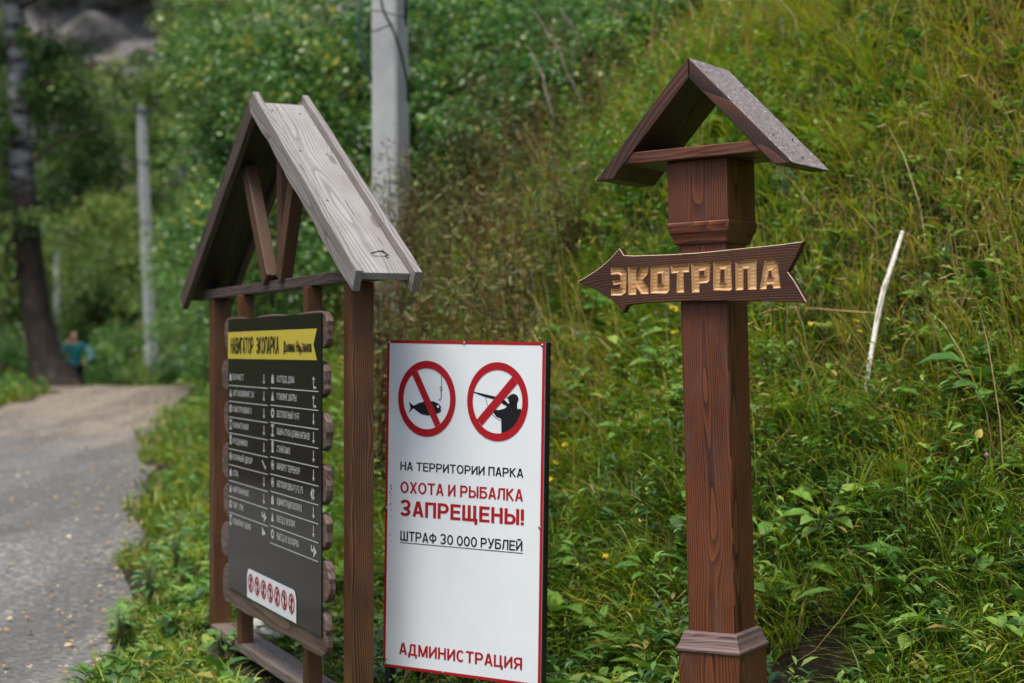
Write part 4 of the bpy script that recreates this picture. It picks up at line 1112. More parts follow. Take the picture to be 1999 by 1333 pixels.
# ------------------------------------------------------------------ shrubs and trees
def crown_np(blobs, n, lmin, lmax, tint, spread=.28, clumps=60, asp=.6, droop=.0, jit=.12):
    """blobs: (centre, (rx, ry, rz)); leaves gathered in clumps spread through the volume"""
    vol = np.array([b[1][0] * b[1][1] * b[1][2] for b in blobs]) ** .7; vol /= vol.sum()
    ci = rng.choice(len(blobs), clumps, p=vol)
    u = unit(rng.normal(0, 1, (clumps, 3))) * (rng.uniform(.15, 1, clumps) ** .45)[:, None]
    cc = np.array([blobs[i][0] for i in ci]) + u * np.array([blobs[i][1] for i in ci])
    mr = np.array([min(blobs[i][1]) for i in ci]) * spread * rng.uniform(.6, 1.35, clumps)
    li = rng.integers(0, clumps, n)
    off = rng.normal(0, .55, (n, 3)); off[:, 2] *= .75
    P = cc[li] + off * mr[li][:, None]
    D = unit(off) + rng.normal(0, .55, (n, 3)); D[:, 2] -= droop
    Nn = rng.normal(0, .6, (n, 3)); Nn[:, 2] += .9
    L = rng.uniform(lmin, lmax, n)
    ct = rng.normal(0, jit, clumps)
    t = np.clip(tint + ct[li] + rng.normal(0, .09, n), 0, 1)
    t = np.where(rng.uniform(0, 1, n) < .015, .97, t)
    v, tt, c = leaves_np(P, D, Nn, L, L * asp, t, .18)
    return v, tt, c, cc

def limb_pts(a, b, k=6, wig=.06, sag=.0):
    a, b = Vector(a), Vector(b); L = (b - a).length; out = []
    for i in range(k + 1):
        t = i / k; p = a.lerp(b, t)
        if 0 < i < k: p += Vector((random.gauss(0, wig * L * .3), random.gauss(0, wig * L * .3), 0))
        p.z += sag * L * math.sin(t * math.pi); out.append(p)
    return out

def tree(name, label, cat, base, h, rad, blobs, n, leaf, tint, mat=M_treeleaf, bark=M_bark, group=None, clumps=60, spread=.3, lean=(0, 0), limbs=14, stems=1, jit=.12, droop=.0, trunk_name='trunk', asp=.6):
    base = Vector(base)
    root = thing(name, label, cat, base, group)
    blobs = [((base.x + c[0], base.y + c[1], base.z + c[2]), r) for c, r in blobs]
    v, t, c, cc = crown_np(blobs, n, leaf[0], leaf[1], tint, spread, clumps, asp, droop, jit)
    Mb = Matrix.Translation(base)
    link('crown' if trunk_name == 'trunk' else 'foliage', mesh_np('crown', v - np.array(base), t, c), mat, root, Mb)
    mb = MB(); tops = []
    for s_ in range(stems):
        sx = 0 if stems == 1 else random.uniform(-.35, .35) * blobs[0][1][0]
        sy = 0 if stems == 1 else random.uniform(-.3, .3) * blobs[0][1][1]
        top = base + Vector((lean[0] + sx * 1.6, lean[1] + sy * 1.6, h * random.uniform(.8, 1.0) if stems > 1 else h))
        b0 = base + Vector((sx * .5, sy * .5, -.25))
        pts = limb_pts(b0, top, 8, .035)
        mb.tube(pts, [rad * (1.35 if i == 0 else 1) * (1 - .85 * i / 8) for i in range(9)], 9 if stems == 1 else 6)
        tops.append(pts)
    idx = rng.choice(len(cc), min(limbs, len(cc)), replace=False)
    for j in idx:
        e = Vector(cc[j]); pts = random.choice(tops)
        q = min(pts[2:], key=lambda p: abs(p.z - (e.z - .3 * (e - p).length)))
        mb.tube(limb_pts(q, e, 4, .08, .05), [rad * .28 * (1 - .8 * i / 4) for i in range(5)], 5)
    mb.build(trunk_name, bark, root, Mb, True)
    return root

def near_y(px, py, Y):
    """a foot on the ground under the pixel column at depth Y"""
    X = (px - CX) / F * Y; return Vector((X, Y, tz(X, Y)))

# big leaning birch by the road bend
bb = near_y(108, 755, 33.5)
bt = thing('birch_tree', 'big leaning birch with dark furrowed foot and white upper trunk beside the road bend', 'tree', bb)
mb = MB()
trk = [(114, 774, .80), (108, 752, .56), (90, 700, .37), (72, 620, .31), (60, 520, .29), (50, 420, .27), (42, 320, .25), (37, 200, .23), (32, 80, .21), (26, -60, .18), (15, -220, .14), (5, -400, .08)]
tp = [at(p[0], p[1], 33.5) for p in trk]
tp[0].z -= .2
tp = [tp[0]] + [p for p in tp[1:]]
mb.tube(tp, [p[2] for p in trk], 16)
MBt = Matrix.Translation(bb)
o = mb.build('trunk', M_birch, bt, MBt, True)
mb = MB()
for (px0, py0, px1, py1, dy, r) in ((50, 430, -15, 560, -.3, .07), (35, 520, 5, 660, -.3, .05), (45, 330, 190, 250, -1, .05), (40, 200, 200, 120, -.8, .06), (36, 120, -90, 60, -.5, .06), (30, 20, 230, -40, -1, .06), (52, 430, 95, 380, .4, .05), (60, 555, 10, 480, -.4, .06)):
    a = at(px0, py0, 33.5); b = at(px1, py1, 33.5 + dy * 2)
    mb.tube(limb_pts(a, b, 6, .12, .06), [r * (1 - .7 * i / 6) for i in range(7)], 7)
for (px1, py1) in ((60, 765), (170, 762), (140, 775), (85, 772)):
    mb.tube(limb_pts(at(108, 735, 33.4), at(px1, py1, 33.1), 4, .05), [.2, .17, .12, .08, .04], 7)
mb.build('limb', M_bark, bt, MBt, True)
blobs = []
for (px, py, dy, r) in ((120, 130, 1, (.9, 1.0, .7)), (180, 240, .5, (.8, 1.0, .8)), (75, 345, 1.2, (.8, .8, .5)), (150, 385, .8, (.8, .9, .5)), (-30, 200, 0, (.7, 1, 1.2)), (60, -30, 1, (1.3, 1.2, .5)), (-30, 420, -.4, (.5, .9, .9)), (215, 340, .5, (.5, .7, .7)), (40, -150, 0, (2.2, 2, 1.2)), (45, 400, -.6, (.55, .4, .5)), (10, 60, 1, (.5, .5, .5)), (75, 60, -.6, (.3, .3, .5)), (15, 290, -.5, (.35, .3, .6)), (120, 200, -.8, (.8, .6, .7)), (190, 150, -.8, (.7, .6, .6)), (110, 300, -.8, (.6, .5, .6))):
    c = at(px, py, 33.5 + dy); blobs.append((tuple(c), r))
v, t, c, cc = crown_np(blobs, 13000, .09, .16, .26, .5, 130, .65, .3, .12)
link('crown', mesh_np('crown', v - np.array(bb), t, c), M_treeleaf, bt, MBt)

# valley trees, each with its own look
FOREST = [  # px, py centre of crown, Y, (rx, ry, rz) metres, tint, leaf, label
 (150, 480, 54, (1.9, 1.6, 2.4), .62, 'light green rounded tree behind the birch and the far pole'),
 (235, 235, 72, (2.6, 3, 2.6), .62, 'yellow green tree rising in front of the cliff'),
 (190, 600, 52, (1.5, 1.4, 2.0), .40, 'dark bushy tree behind the person in the teal jacket'),
 (375, 330, 56, (1.7, 2, 4.4), .45, 'tall green tree right of the utility pole top'),
 (60, 620, 60, (3.2, 2, 2.6), .25, 'shaded tree low behind the birch trunk'),
 (420, 120, 48, (1.5, 2, 3.6), .52, 'fresh green tree at the top between cliff and shrubs'),
 (170, 400, 80, (2.6, 2.4, 2.6), .34, 'dusky tree standing below the cliff'),
 (0, 230, 70, (1.7, 2, 5.0), .26, 'dark tree at the left edge behind the birch crown'),
 (385, 520, 46, (1.5, 1.4, 2.6), .48, 'mid green tree right behind the utility pole'),
 (245, 500, 66, (1.3, 1.2, 2.6), .70, 'thin yellowing tree between the two poles'),
 (400, 60, 84, (2.2, 3, 5.5), .56, 'tall bright tree at the right end of the cliff'),
 (75, 150, 62, (1.0, 1.3, 1.5), .40, 'loose green tree before the left part of the cliff'),
 (165, 290, 66, (1.6, 1.4, 1.8), .36, 'shaded tree below the cliff between birch and pole'),
 (310, 235, 68, (1.2, 1.2, 2.6), .55, 'slender bright tree hiding the right part of the cliff'),
 (10, 560, 44, (1.2, 1.2, 2.0), .5, 'small green tree at the left edge beyond the birch')]
for i, (px, py, Y, r, tn, lab) in enumerate(FOREST):
    c = at(px, py, Y); b = near_y(px, py, Y)
    hc = c.z - b.z
    bl = [((0, 0, hc), r)] + [((random.uniform(-.7, .7) * r[0], random.uniform(-.5, .5) * r[1], hc + random.uniform(-.8, .6) * r[2]), (r[0] * .6, r[1] * .6, r[2] * .5)) for _ in range(4)]
    if hc - r[2] > 1.5: bl.append(((0, 0, (hc - r[2]) * .7), (r[0] * .7, r[1] * .7, (hc - r[2]) * .5)))
    tree('valley_tree', lab, 'tree', b, hc + r[2] * .8, .10 + .02 * r[2], bl, 6500, (.10, .20) if Y < 60 else (.16, .30), tn, group='trees along the valley', clumps=90, spread=.38, limbs=10, droop=.15)

# undergrowth bushes at the road bend
BUSH = [(350, 640, 46, 1.0, .42, 'leafy green bush at the foot of the utility pole'), (425, 590, 34, 1.1, .46, 'leafy bush left of the stand roof edge'), (245, 690, 45, .9, .40, 'low green bush right of the person in teal'),
        (190, 720, 42, .8, .44, 'low bush just behind the person in teal'), (10, 700, 40, .9, .36, 'shaded bush at the left edge by the birch foot'), (430, 470, 30, 1.1, .48, 'tall green bush beside the left roof slope of the stand'),
        (350, 735, 37, .6, .42, 'low dense bush where the road bends right'), (440, 330, 27, 1.1, .5, 'blue green bush above the left roof slope')]
for (px, py, Y, s_, tn, lab) in BUSH:
    c = at(px, py, Y); b = near_y(px, py, Y); hc = max(.4, c.z - b.z)
    bl = [((0, 0, hc), (s_, s_, s_ * .9)), ((0, 0, hc * .45), (s_ * 1.1, s_, max(.3, hc * .5))), ((s_ * .6, 0, hc * .8), (s_ * .7, s_ * .7, s_ * .6)), ((-s_ * .6, .1, hc * .7), (s_ * .7, s_ * .7, s_ * .6))]
    tree('valley_bush', lab, 'bush', b, hc + .3 * s_, .04, bl, 4200, (.07, .13), tn, M_shrubleaf, M_twig, 'bushes at the road bend', 70, .36, (0, 0), 8, 4, .1, 0, 'stems')

# leafy shrubs on the slope behind the stand and the concrete pole
SHRUB = [(480, 100, 19, (.75, .9, .9), .50, .055, 'teal green leafy shrub above the far valley view'), (520, 90, 18, (1.0, 1.0, .9), .50, .055, 'glossy leafy shrub above the ridge of the stand'),
         (620, 60, 18, (.9, 1.0, .8), .62, .055, 'yellow tinged leafy shrub left of the concrete pole'), (600, 230, 17, (.9, .9, .8), .46, .05, 'dense shrub just behind the stand roof'),
         (680, 320, 17, (.7, .8, .9), .38, .05, 'shaded shrub between stand roof and concrete pole'), (490, 340, 19, (.6, .9, 1.0), .46, .055, 'blue green shrub beside the stand ridge'),
         (850, 60, 17, (.9, .9, .8), .42, .06, 'broad leaved shrub right of the concrete pole top'), (960, 110, 17, (.8, .9, .8), .36, .055, 'dark green shrub in the middle of the upper slope'),
         (860, 200, 15.5, (.6, .7, .5), .42, .055, 'low shrub touching the concrete pole on its right'), (1060, 60, 18, (.8, .9, .7), .34, .05, 'dark shrub behind the grey dead twigs'),
         (1190, 120, 16, (.55, .6, .6), .40, .045, 'sparse shrub left of the signpost roof ridge'), (560, 420, 15.5, (.8, .8, 1.0), .46, .05, 'green shrub seen through the open gable of the stand'),
         (1480, 20, 15, (.9, .8, .5), .22, .045, 'dark shrub at the top edge right of the signpost'), (700, 150, 18.5, (.8, .8, 1.0), .5, .055, 'leafy shrub directly behind the concrete pole'),
         (510, 230, 18.5, (.7, .9, .8), .5, .055, 'bright leafy shrub left of the stand ridge'), (1000, 10, 19, (1.1, .9, .8), .42, .055, 'leafy shrub at the top edge in the middle'), (1280, 40, 17, (.8, .8, .6), .36, .05, 'brownish green shrub above the signpost ridge'),
         (1110, 180, 14.6, (.5, .5, .45), .34, .045, 'dark leafy shrub among the pale dead twigs'), (1225, 110, 14.4, (.45, .5, .4), .38, .045, 'leafy shrub just left of the signpost ridge'), (1010, 210, 15, (.5, .5, .45), .30, .045, 'dark shrub on the mid slope below the top middle shrub'),
         (1360, 30, 14.2, (.55, .5, .35), .32, .045, 'leafy shrub at the top edge directly above the signpost ridge'), (930, 290, 13.6, (.4, .4, .35), .40, .045, 'small leafy shrub right of the concrete pole at mid height')]
for (px, py, Y, r, tn, lf, lab) in SHRUB:
    c = at(px, py, Y); b = near_y(px, py, Y); hc = c.z - b.z
    if hc < .25: b.z = c.z - .25; hc = .25; b = Vector((b.x, b.y, min(b.z, tz(b.x, b.y))))
    hc = c.z - b.z
    bl = [((0, 0, hc), r), ((r[0] * .6, -.2, hc - r[2] * .5), (r[0] * .6, r[1] * .6, r[2] * .6)), ((-r[0] * .6, 0, hc - r[2] * .3), (r[0] * .6, r[1] * .6, r[2] * .7))]
    if hc > r[2] * 1.2: bl.append(((0, 0, hc * .4), (r[0] * .8, r[1] * .7, hc * .45)))
    tree('leafy_shrub', lab, 'shrub', b, hc + r[2] * .5, .022, bl, 3900, (lf * 1.0, lf * 2.0), tn, M_shrubleaf, M_twig, 'shrubs on the hillside', 75, .34, (0, 0), 20, 7, .15, .1, 'stems', .62)

# tall brownish weeds in front of the concrete pole and up the slope
BRUSH = [(830, 380, 12.0, (.55, .5, .55), 'rust brown weeds right of the concrete pole foot'), (890, 470, 11.0, (.5, .5, .5), 'olive brown weeds in the middle of the slope above the white sign'),
         (770, 430, 11.8, (.35, .4, .35), 'brownish weeds in front of the concrete pole foot'), (1010, 350, 12.5, (.5, .5, .5), 'dull green weeds left of the signpost cap'),
         (1090, 250, 14, (.6, .5, .5), 'dark withered weeds up the slope left of the signpost roof'), (1180, 220, 13.5, (.4, .4, .45), 'withered dock beside the left signpost roof board'),
         (940, 250, 13, (.45, .4, .5), 'yellowing tall weeds above the golden patch'), (1100, 130, 15, (.5, .5, .5), 'dark weeds among the pale dead twigs'), (1250, 60, 15, (.5, .5, .4), 'brown weeds at the top above the signpost roof'),
         (1010, 470, 10.6, (.4, .4, .4), 'low olive weeds above the right half of the white sign'), (1120, 400, 11, (.4, .4, .4), 'green brown weeds left of the arrow tip'), (960, 170, 15, (.5, .5, .5), 'shadowy weeds below the middle shrub'),
         (1420, 30, 14, (.5, .5, .35), 'weeds at the top edge just right of the signpost ridge'), (1640, 40, 12.5, (.4, .4, .3), 'olive weeds near the top right of the slope'),
         (770, 480, 11.4, (.35, .35, .45), 'golden green weeds hiding the lower half of the concrete pole'), (745, 590, 10.2, (.22, .3, .4), 'green weeds between the stand post and the white sign top'),
         (800, 590, 9.8, (.3, .3, .35), 'mixed weeds standing just behind the left half of the white sign'), (960, 600, 9.0, (.35, .3, .25), 'low weeds standing just behind the right half of the white sign')]
for (px, py, Y, r, lab) in BRUSH:
    c = at(px, py, Y); b = near_y(px, py, Y); hc = max(.3, c.z - b.z)
    bl = [((0, 0, hc), r), ((0, 0, hc * .5), (r[0] * 1.1, r[1], hc * .5))]
    tree('tall_weeds', lab, 'weeds', b, hc + r[2], .009, bl, 1300, (.03, .09), .38, M_brushleaf, M_redstem, 'tall weeds on the slope', 60, .4, (0, 0), 30, 16, .16, .1, 'stems', .2)

# dead grey twigs on the slope
for (a, b, Y0, lab) in (((1040, 20), (1135, 200), 14.0, 'long pale dead twig arching over the upper slope'), ((1030, 90), (1080, 230), 13.6, 'second pale dead twig below the arching one'), ((1095, 20), (1180, 210), 14.5, 'thin grey twig left of the signpost roof')):
    p0, p1 = at(*a, Y0), at(*b, Y0 - .5)
    g = near_y(b[0], b[1], Y0 - .2)
    m = MB(); m.tube(limb_pts(g, p1, 4, .1) + limb_pts(p1, p0, 6, .08, .05)[1:], [.011] * 4 + [.009] * 4 + [.005] * 3, 6)
    tag(m.build('dead_twig', M_deadstem, None, Matrix.Translation(g), True), lab, 'twig', 'dead twigs on the slope')

# ------------------------------------------------------------------ concrete poles
def cpole(name, label, foot, top, w0, w1, group=None, yaw=.5, arms=False, M=M_concrete):
    root = thing(name, label, 'utility pole', foot, group)
    a, b = Vector(foot) - UP * .4, Vector(top)
    vs, fs = [], []; prof = [(-.5, -.42), (-.42, -.5), (.42, -.5), (.5, -.42), (.5, .42), (.42, .5), (-.42, .5), (-.5, .42)]
    cy, sy_ = math.cos(yaw), math.sin(yaw)
    Mx = Matrix.Translation(Vector(foot))
    for i in range(13):
        t = i / 12; c = a.lerp(b, t) - Vector(foot); s_ = w0 + (w1 - w0) * t
        for (x, y) in prof: vs.append((c.x + (x * cy - y * sy_) * s_, c.y + (x * sy_ + y * cy) * s_, c.z))
    for i in range(12):
        for k in range(8): fs.append((i * 8 + k, i * 8 + (k + 1) % 8, i * 8 + 8 + (k + 1) % 8, i * 8 + 8 + k))
    fs.append(tuple(range(96, 104)))
    link('shaft', mesh_py('shaft', vs, fs), M, root, Mx)
    return root
pf = near_y(766, 410, 13.2)
ptop = at(757, -260, 13.2) + Vector((.0, .1, 0))
pl = cpole('concrete_pole', 'thick grey concrete utility pole with hanging cable behind the stand', pf, ptop, .262, .232, yaw=-.42)
def cable(pts, r, mat, name, par, Y):
    m = MB(); P = [at(px, py, Y + dy) for px, py, dy in pts]
    m.tube(P, r, 7); return m.build(name, mat, par, Matrix.Translation(P[0]), True)
cable([(738, -30, -.24), (748, 20, -.235), (768, 60, -.23), (782, 100, -.2), (790, 135, -.14), (796, 165, -.02), (797, 200, .1)], .011, M_cable, 'cable', pl, 13.2)
cable([(712, -40, .05), (703, 10, .0), (698, 50, -.03), (701, 90, -.05), (711, 125, -.05), (727, 155, .0), (738, 172, .1)], .010, M_cableblue, 'cable', pl, 13.2)
cable([(792, -30, .0), (793, 20, .05), (790, 60, .1)], .014, M_cable, 'cable', pl, 13.2)
cable([(724, 62, -.06), (735, 60, -.18), (752, 52, -.22), (768, 47, -.22)], .006, M_iron, 'wire_band', pl, 13.2)
cable([(722, 20, -.06), (745, 22, -.2), (775, 30, -.2), (789, 34, -.05)], .005, M_iron, 'wire_band', pl, 13.2)
fA = near_y(297, 725, 42); tA = at(275, 208, 42)
pA = cpole('utility_pole', 'slim pale concrete pole with insulators standing past the road bend', fA, tA, .27, .21, yaw=.6)
m = MB(); m.box(Matrix.Translation(tA + Vector((-.1, -.12, -.12))), 1.25, .07, .07); m.build('crossarm', M_iron, pA, Matrix.Translation(tA))
for dx in (-.62, -.12, .45):
    m = MB(); m.tube([tA + Vector((dx, -.12, -.08)), tA + Vector((dx, -.12, .03)), tA + Vector((dx, -.12, .06)), tA + Vector((dx, -.12, .17))], [.02, .03, .06, .045], 8); m.build('insulator', M_cable, pA, Matrix.Translation(tA), True)
for zz in (1.5, 3.1):
    m = MB(); m.box(Matrix.Translation(tA + Vector((.04 + zz * .02, 0, -zz))), .25, .25, .05); m.build('strap', M_iron, pA, Matrix.Translation(tA))
fB = near_y(113, 720, 46); tB = at(109, 488, 46)
cpole('utility_pole', 'distant pale pole between the birch trunk and the person', fB, tB, .15, .13, yaw=.5)

# ------------------------------------------------------------------ person past the bend
pfz = near_y(147, 790, 37.0); head_top = at(133, 645, 37.0).z; HT = 1.76
pfz.z = head_top - HT
per = thing('person', 'person in teal jacket with one hand raised to the face and other hand on hip', 'person', pfz)
def skin(name, joints, edges, mat, parent, base, sub=2):
    me = bpy.data.meshes.new(name); me.from_pydata([j[0] for j in joints], edges, []); me.update()
    o = bpy.data.objects.new(name, me); COL.objects.link(o)
    o.modifiers.new('skin', 'SKIN'); 
    for sv, j in zip(me.skin_vertices[0].data if me.skin_vertices else [], joints): sv.radius = j[1] if hasattr(j[1], '__len__') else (j[1], j[1])
    if not me.skin_vertices:
        bm = bmesh.new(); bm.from_mesh(me); lay = bm.verts.layers.skin.verify(); bm.verts.ensure_lookup_table()
        for v_, j in zip(bm.verts, joints): v_[lay].radius = j[1] if hasattr(j[1], '__len__') else (j[1], j[1])
        bm.verts[0][lay].use_root = True
        bm.to_mesh(me); bm.free()
    s2 = o.modifiers.new('sub', 'SUBSURF'); s2.levels = sub; s2.render_levels = sub
    ev = o.evaluated_get(bpy.context.evaluated_depsgraph_get()); m2 = bpy.data.meshes.new_from_object(ev)
    bpy.data.objects.remove(o); bpy.data.meshes.remove(me)
    m2.polygons.foreach_set('use_smooth', [True] * len(m2.polygons))
    return link(name, m2, mat, parent, Matrix.Translation(base))
J = [((0, 0, .95), (.13, .10)), ((0, 0, 1.15), (.125, .09)), ((0, 0, 1.36), (.15, .10)), ((0, -.01, 1.47), (.055, .055)), ((-.01, -.03, 1.56), (.065, .075)), ((-.015, -.02, 1.66), (.078, .09)), ((-.015, -.01, 1.72), (.045, .05)),
     ((.19, 0, 1.40), .06), ((.40, .02, 1.18), .045), ((.27, -.06, 1.00), .035), ((.18, -.09, .98), .03),
     ((-.19, 0, 1.40), .06), ((-.30, -.12, 1.20), .045), ((-.14, -.20, 1.46), .035), ((-.08, -.17, 1.56), .03),
     ((.10, 0, .90), .09), ((.11, -.01, .48), .06), ((.11, .02, .09), .042), ((.12, -.13, .04), .035),
     ((-.10, 0, .90), .09), ((-.11, -.01, .48), .06), ((-.11, .02, .09), .042), ((-.12, -.13, .04), .035)]
E_ = [(0, 1), (1, 2), (2, 3), (3, 4), (4, 5), (5, 6), (2, 7), (7, 8), (8, 9), (9, 10), (2, 11), (11, 12), (12, 13), (13, 14), (0, 15), (15, 16), (16, 17), (17, 18), (0, 19), (19, 20), (20, 21), (21, 22)]
skin('body', J, E_, M_skin, per, pfz)
grow = 1.22
jk = [J[i] for i in (0, 1, 2, 3, 7, 8, 9, 11, 12, 13)]
jk = [(p, tuple(x * grow for x in (r if hasattr(r, '__len__') else (r, r)))) for p, r in jk]
jk[0] = ((0, 0, .80), (.165, .125)); jk[3] = ((0, 0, 1.44), (.09, .085))
skin('jacket', jk, [(0, 1), (1, 2), (2, 3), (2, 4), (4, 5), (5, 6), (2, 7), (7, 8), (8, 9)], M_teal, per, pfz)
sl1 = [((.24, -.0, 1.36), .08), ((.40, .02, 1.18), .062), ((.31, -.045, 1.05), .056)]
skin('sleeve_panel', sl1, [(0, 1), (1, 2)], M_paleteal, per, pfz)
sl2 = [((-.21, -.02, 1.38), .08), ((-.30, -.12, 1.20), .064), ((-.22, -.16, 1.33), .056)]
skin('sleeve_panel', sl2, [(0, 1), (1, 2)], M_paleteal, per, pfz)
tr_ = [((0, 0, .95), (.14, .11)), ((.10, 0, .88), .105), ((.11, -.01, .48), .08), ((.11, .02, .12), .06), ((-.10, 0, .88), .105), ((-.11, -.01, .48), .08), ((-.11, .02, .12), .06)]
skin('trousers', tr_, [(0, 1), (1, 2), (2, 3), (0, 4), (4, 5), (5, 6)], M_trous, per, pfz)
skin('hair', [((-.015, .01, 1.735), (.06, .06)), ((-.015, .035, 1.67), (.085, .07)), ((-.015, .05, 1.58), (.07, .045))], [(0, 1), (1, 2)], M_hair, per, pfz)

# ------------------------------------------------------------------ single plants, stick, flowers
def stick():
    P = [hit(px, py, 5.5, 20) for px, py in ((1762, 452), (1742, 515), (1725, 565), (1714, 615), (1706, 660), (1698, 705), (1690, 766))]
    P = [at(px, py, p.y - .30) for p, (px, py) in zip(P, ((1762, 452), (1742, 515), (1725, 565), (1714, 615), (1706, 660), (1698, 705), (1690, 766)))]
    m = MB(); m.tube(P, [.011, .0145, .0155, .015, .014, .013, .011], 9)
    return m.build('stick', plain('peeled_birch_stick', (.55, .52, .46), .6, .3, var=.25, scale=30, bmp=.2), None, Matrix.Translation(P[3]), True)
tag(stick(), 'long bent white stick lying on the grassy slope right of the signpost', 'stick')
def drystem(pts, lab, r=.004):
    P = [at(px, py, hit(px, py, 5.5, 20).y - .25) for px, py in pts]
    m = MB(); m.tube(P, [r * (1 - .5 * i / len(P)) for i in range(len(P))], 6)
    tag(m.build('dry_stem', M_drystem, None, Matrix.Translation(P[0]), True), lab, 'stem', 'fallen dry stems')
drystem([(1722, 612), (1660, 608), (1600, 603), (1540, 600), (1500, 606), (1470, 622)], 'straw coloured stem lying level just below the arrow tail', .006)
drystem([(1465, 905), (1520, 860), (1570, 800), (1600, 770)], 'thin dry stem slanting up through the grass right of the post', .0018)
drystem([(1540, 1300), (1590, 1270), (1640, 1210), (1690, 1140)], 'thin brown stem bending over the bare bank by the post base', .002)

def bigleaf(name, label, px, py, nl, L, asp, h, tint, mat=M_weed, group=None, fwd=.1, droop=.2, spread=1.0, Yo=None, stem=M_greenstem):
    g = hit(px, py, 5.2, 30); base = Vector((g.x, g.y - fwd, tz(g.x, g.y - fwd)))
    root = thing(name, label, 'plant', base, group)
    P, D, Nn, Ls, C = [], [], [], [], []; m = MB()
    for i in range(nl):
        a = i * 2.399 + random.uniform(-.3, .3); u = (i + .5) / nl
        ht = h * (1 - .55 * u) * random.uniform(.85, 1.1) + .02
        st = Vector((math.cos(a) * L * .35 * spread, math.sin(a) * L * .35 * spread, ht))
        m.tube([base - UP * .02, base + Vector((st.x * .3, st.y * .3, ht * .6)), base + st], [.004, .0035, .002], 5)
        P.append(base + st); D.append((math.cos(a), math.sin(a), .5 * (1 - u) - droop + random.uniform(-.1, .1)))
        Nn.append((-math.cos(a) * .3, -math.sin(a) * .3 - .35, 1)); Ls.append(L * random.uniform(.65, 1.1)); C.append(tint + random.uniform(-.12, .12))
    v, t, c = leaves_np(np.array(P), np.array(D, float), np.array(Nn, float), np.array(Ls), np.array(Ls) * asp, np.clip(np.array(C), 0, 1), .12, True)
    Mb = Matrix.Translation(base)
    link('leaves', mesh_np('leaves', v - np.array(base), t, c), mat, root, Mb)
    m.build('stems', stem, root, Mb, True)
    return root
PL = [
 ('broadleaf_plant', 'bright green pointed leaf plant right of the lower signpost', 1600, 1050, 14, .17, .42, .24, .72),
 ('broadleaf_plant', 'plant with large oval leaf hanging left of the signpost shaft', 1300, 735, 7, .22, .42, .16, .62),
 ('broadleaf_plant', 'pale leafed plant just left of the post below the arrow', 1318, 662, 6, .16, .5, .14, .68),
 ('broadleaf_plant', 'long drooping dock leaf plant on the bank right of the post base', 1665, 1150, 5, .26, .22, .12, .6),
 ('broadleaf_plant', 'broad leafed burdock at the right edge of the slope', 1925, 780, 8, .19, .6, .18, .45),
 ('broadleaf_plant', 'small oval leafed plant right of the white stick', 1875, 625, 14, .085, .5, .26, .55),
 ('broadleaf_plant', 'upright leafy weed beside the top of the white stick', 1835, 540, 12, .12, .3, .34, .5),
 ('broadleaf_plant', 'round leafed weed beside the post base on the dark bank', 1500, 1180, 6, .10, .7, .12, .5),
 ('broadleaf_plant', 'leafy weed between white sign and signpost near the bottom', 1130, 1120, 12, .10, .5, .2, .5),
 ('broadleaf_plant', 'wide leafed weed halfway between white sign and signpost', 1215, 880, 9, .13, .4, .18, .6),
 ('broadleaf_plant', 'long leafed weed left of the signpost near its base', 1270, 1130, 9, .16, .36, .16, .45),
 ('broadleaf_plant', 'pale leafed weed beneath the right roof board on the upper slope', 1560, 560, 8, .12, .4, .2, .6),
 ('broadleaf_plant', 'light green fern like weed high on the right slope', 1775, 262, 14, .10, .4, .2, .8),
 ('wormwood_plant', 'silver green wormwood stem right of the signpost cap', 1527, 405, 22, .07, .3, .34, .5),
 ('broadleaf_plant', 'dark leafy weed at the left edge of the stand by the road', 300, 1200, 26, .10, .42, .34, .35),
 ('broadleaf_plant', 'taller leafy weed in front of the stand bench', 350, 1130, 20, .10, .42, .36, .42),
 ('broadleaf_plant', 'low leafy weed at the gravel edge nearest the camera', 245, 1250, 16, .08, .45, .2, .45),
 ('broadleaf_plant', 'leafy weed under the bench plank of the stand', 440, 1290, 14, .09, .45, .18, .45)]
for (nm, lab, px, py, nl, L, asp, h, tn) in PL:
    bigleaf(nm, lab, px, py, nl, L, asp, h, tn, M_worm if nm[0] == 'w' else M_weed, group='broad leaved plants')

def flower_mesh():
    vs, fs = [], []; k = 9
    for i in range(k):
        a = 2 * math.pi * i / k; d = Vector((math.cos(a), math.sin(a), .12)); s_ = Vector((-math.sin(a), math.cos(a), 0)); b = len(vs)
        for p in (d * .15, d * .6 + s_ * .2, d * 1.0 + s_ * .1, d * 1.0 - s_ * .1, d * .6 - s_ * .2): vs.append(p)
        fs.append((b, b + 1, b + 2, b + 3, b + 4)[::-1])
    return mesh_py('petals', vs, fs)
PETAL = flower_mesh(); PETAL.materials.append(M_petal)
def eye_mesh(name, mat, sc=(1, 1, .6)):
    bm = bmesh.new(); bmesh.ops.create_icosphere(bm, subdivisions=2, radius=.28)
    for v_ in bm.verts: v_.co *= 1 + .18 * math.sin(v_.co.x * 60) * math.cos(v_.co.y * 53 + v_.co.z * 47)
    bmesh.ops.scale(bm, vec=sc, verts=bm.verts); me = bpy.data.meshes.new(name); bm.to_mesh(me); bm.free(); me.materials.append(mat); return me
EYE = eye_mesh('flower_head', M_eye); CLOV = eye_mesh('clover_head', M_clover, (2.6, 2.6, 2.9))
def shared(name, me, parent, M):
    o = bpy.data.objects.new(name, me); COL.objects.link(o); o.parent = parent; o.matrix_basis = Matrix.Translation(-rootloc(parent)) @ M; return o
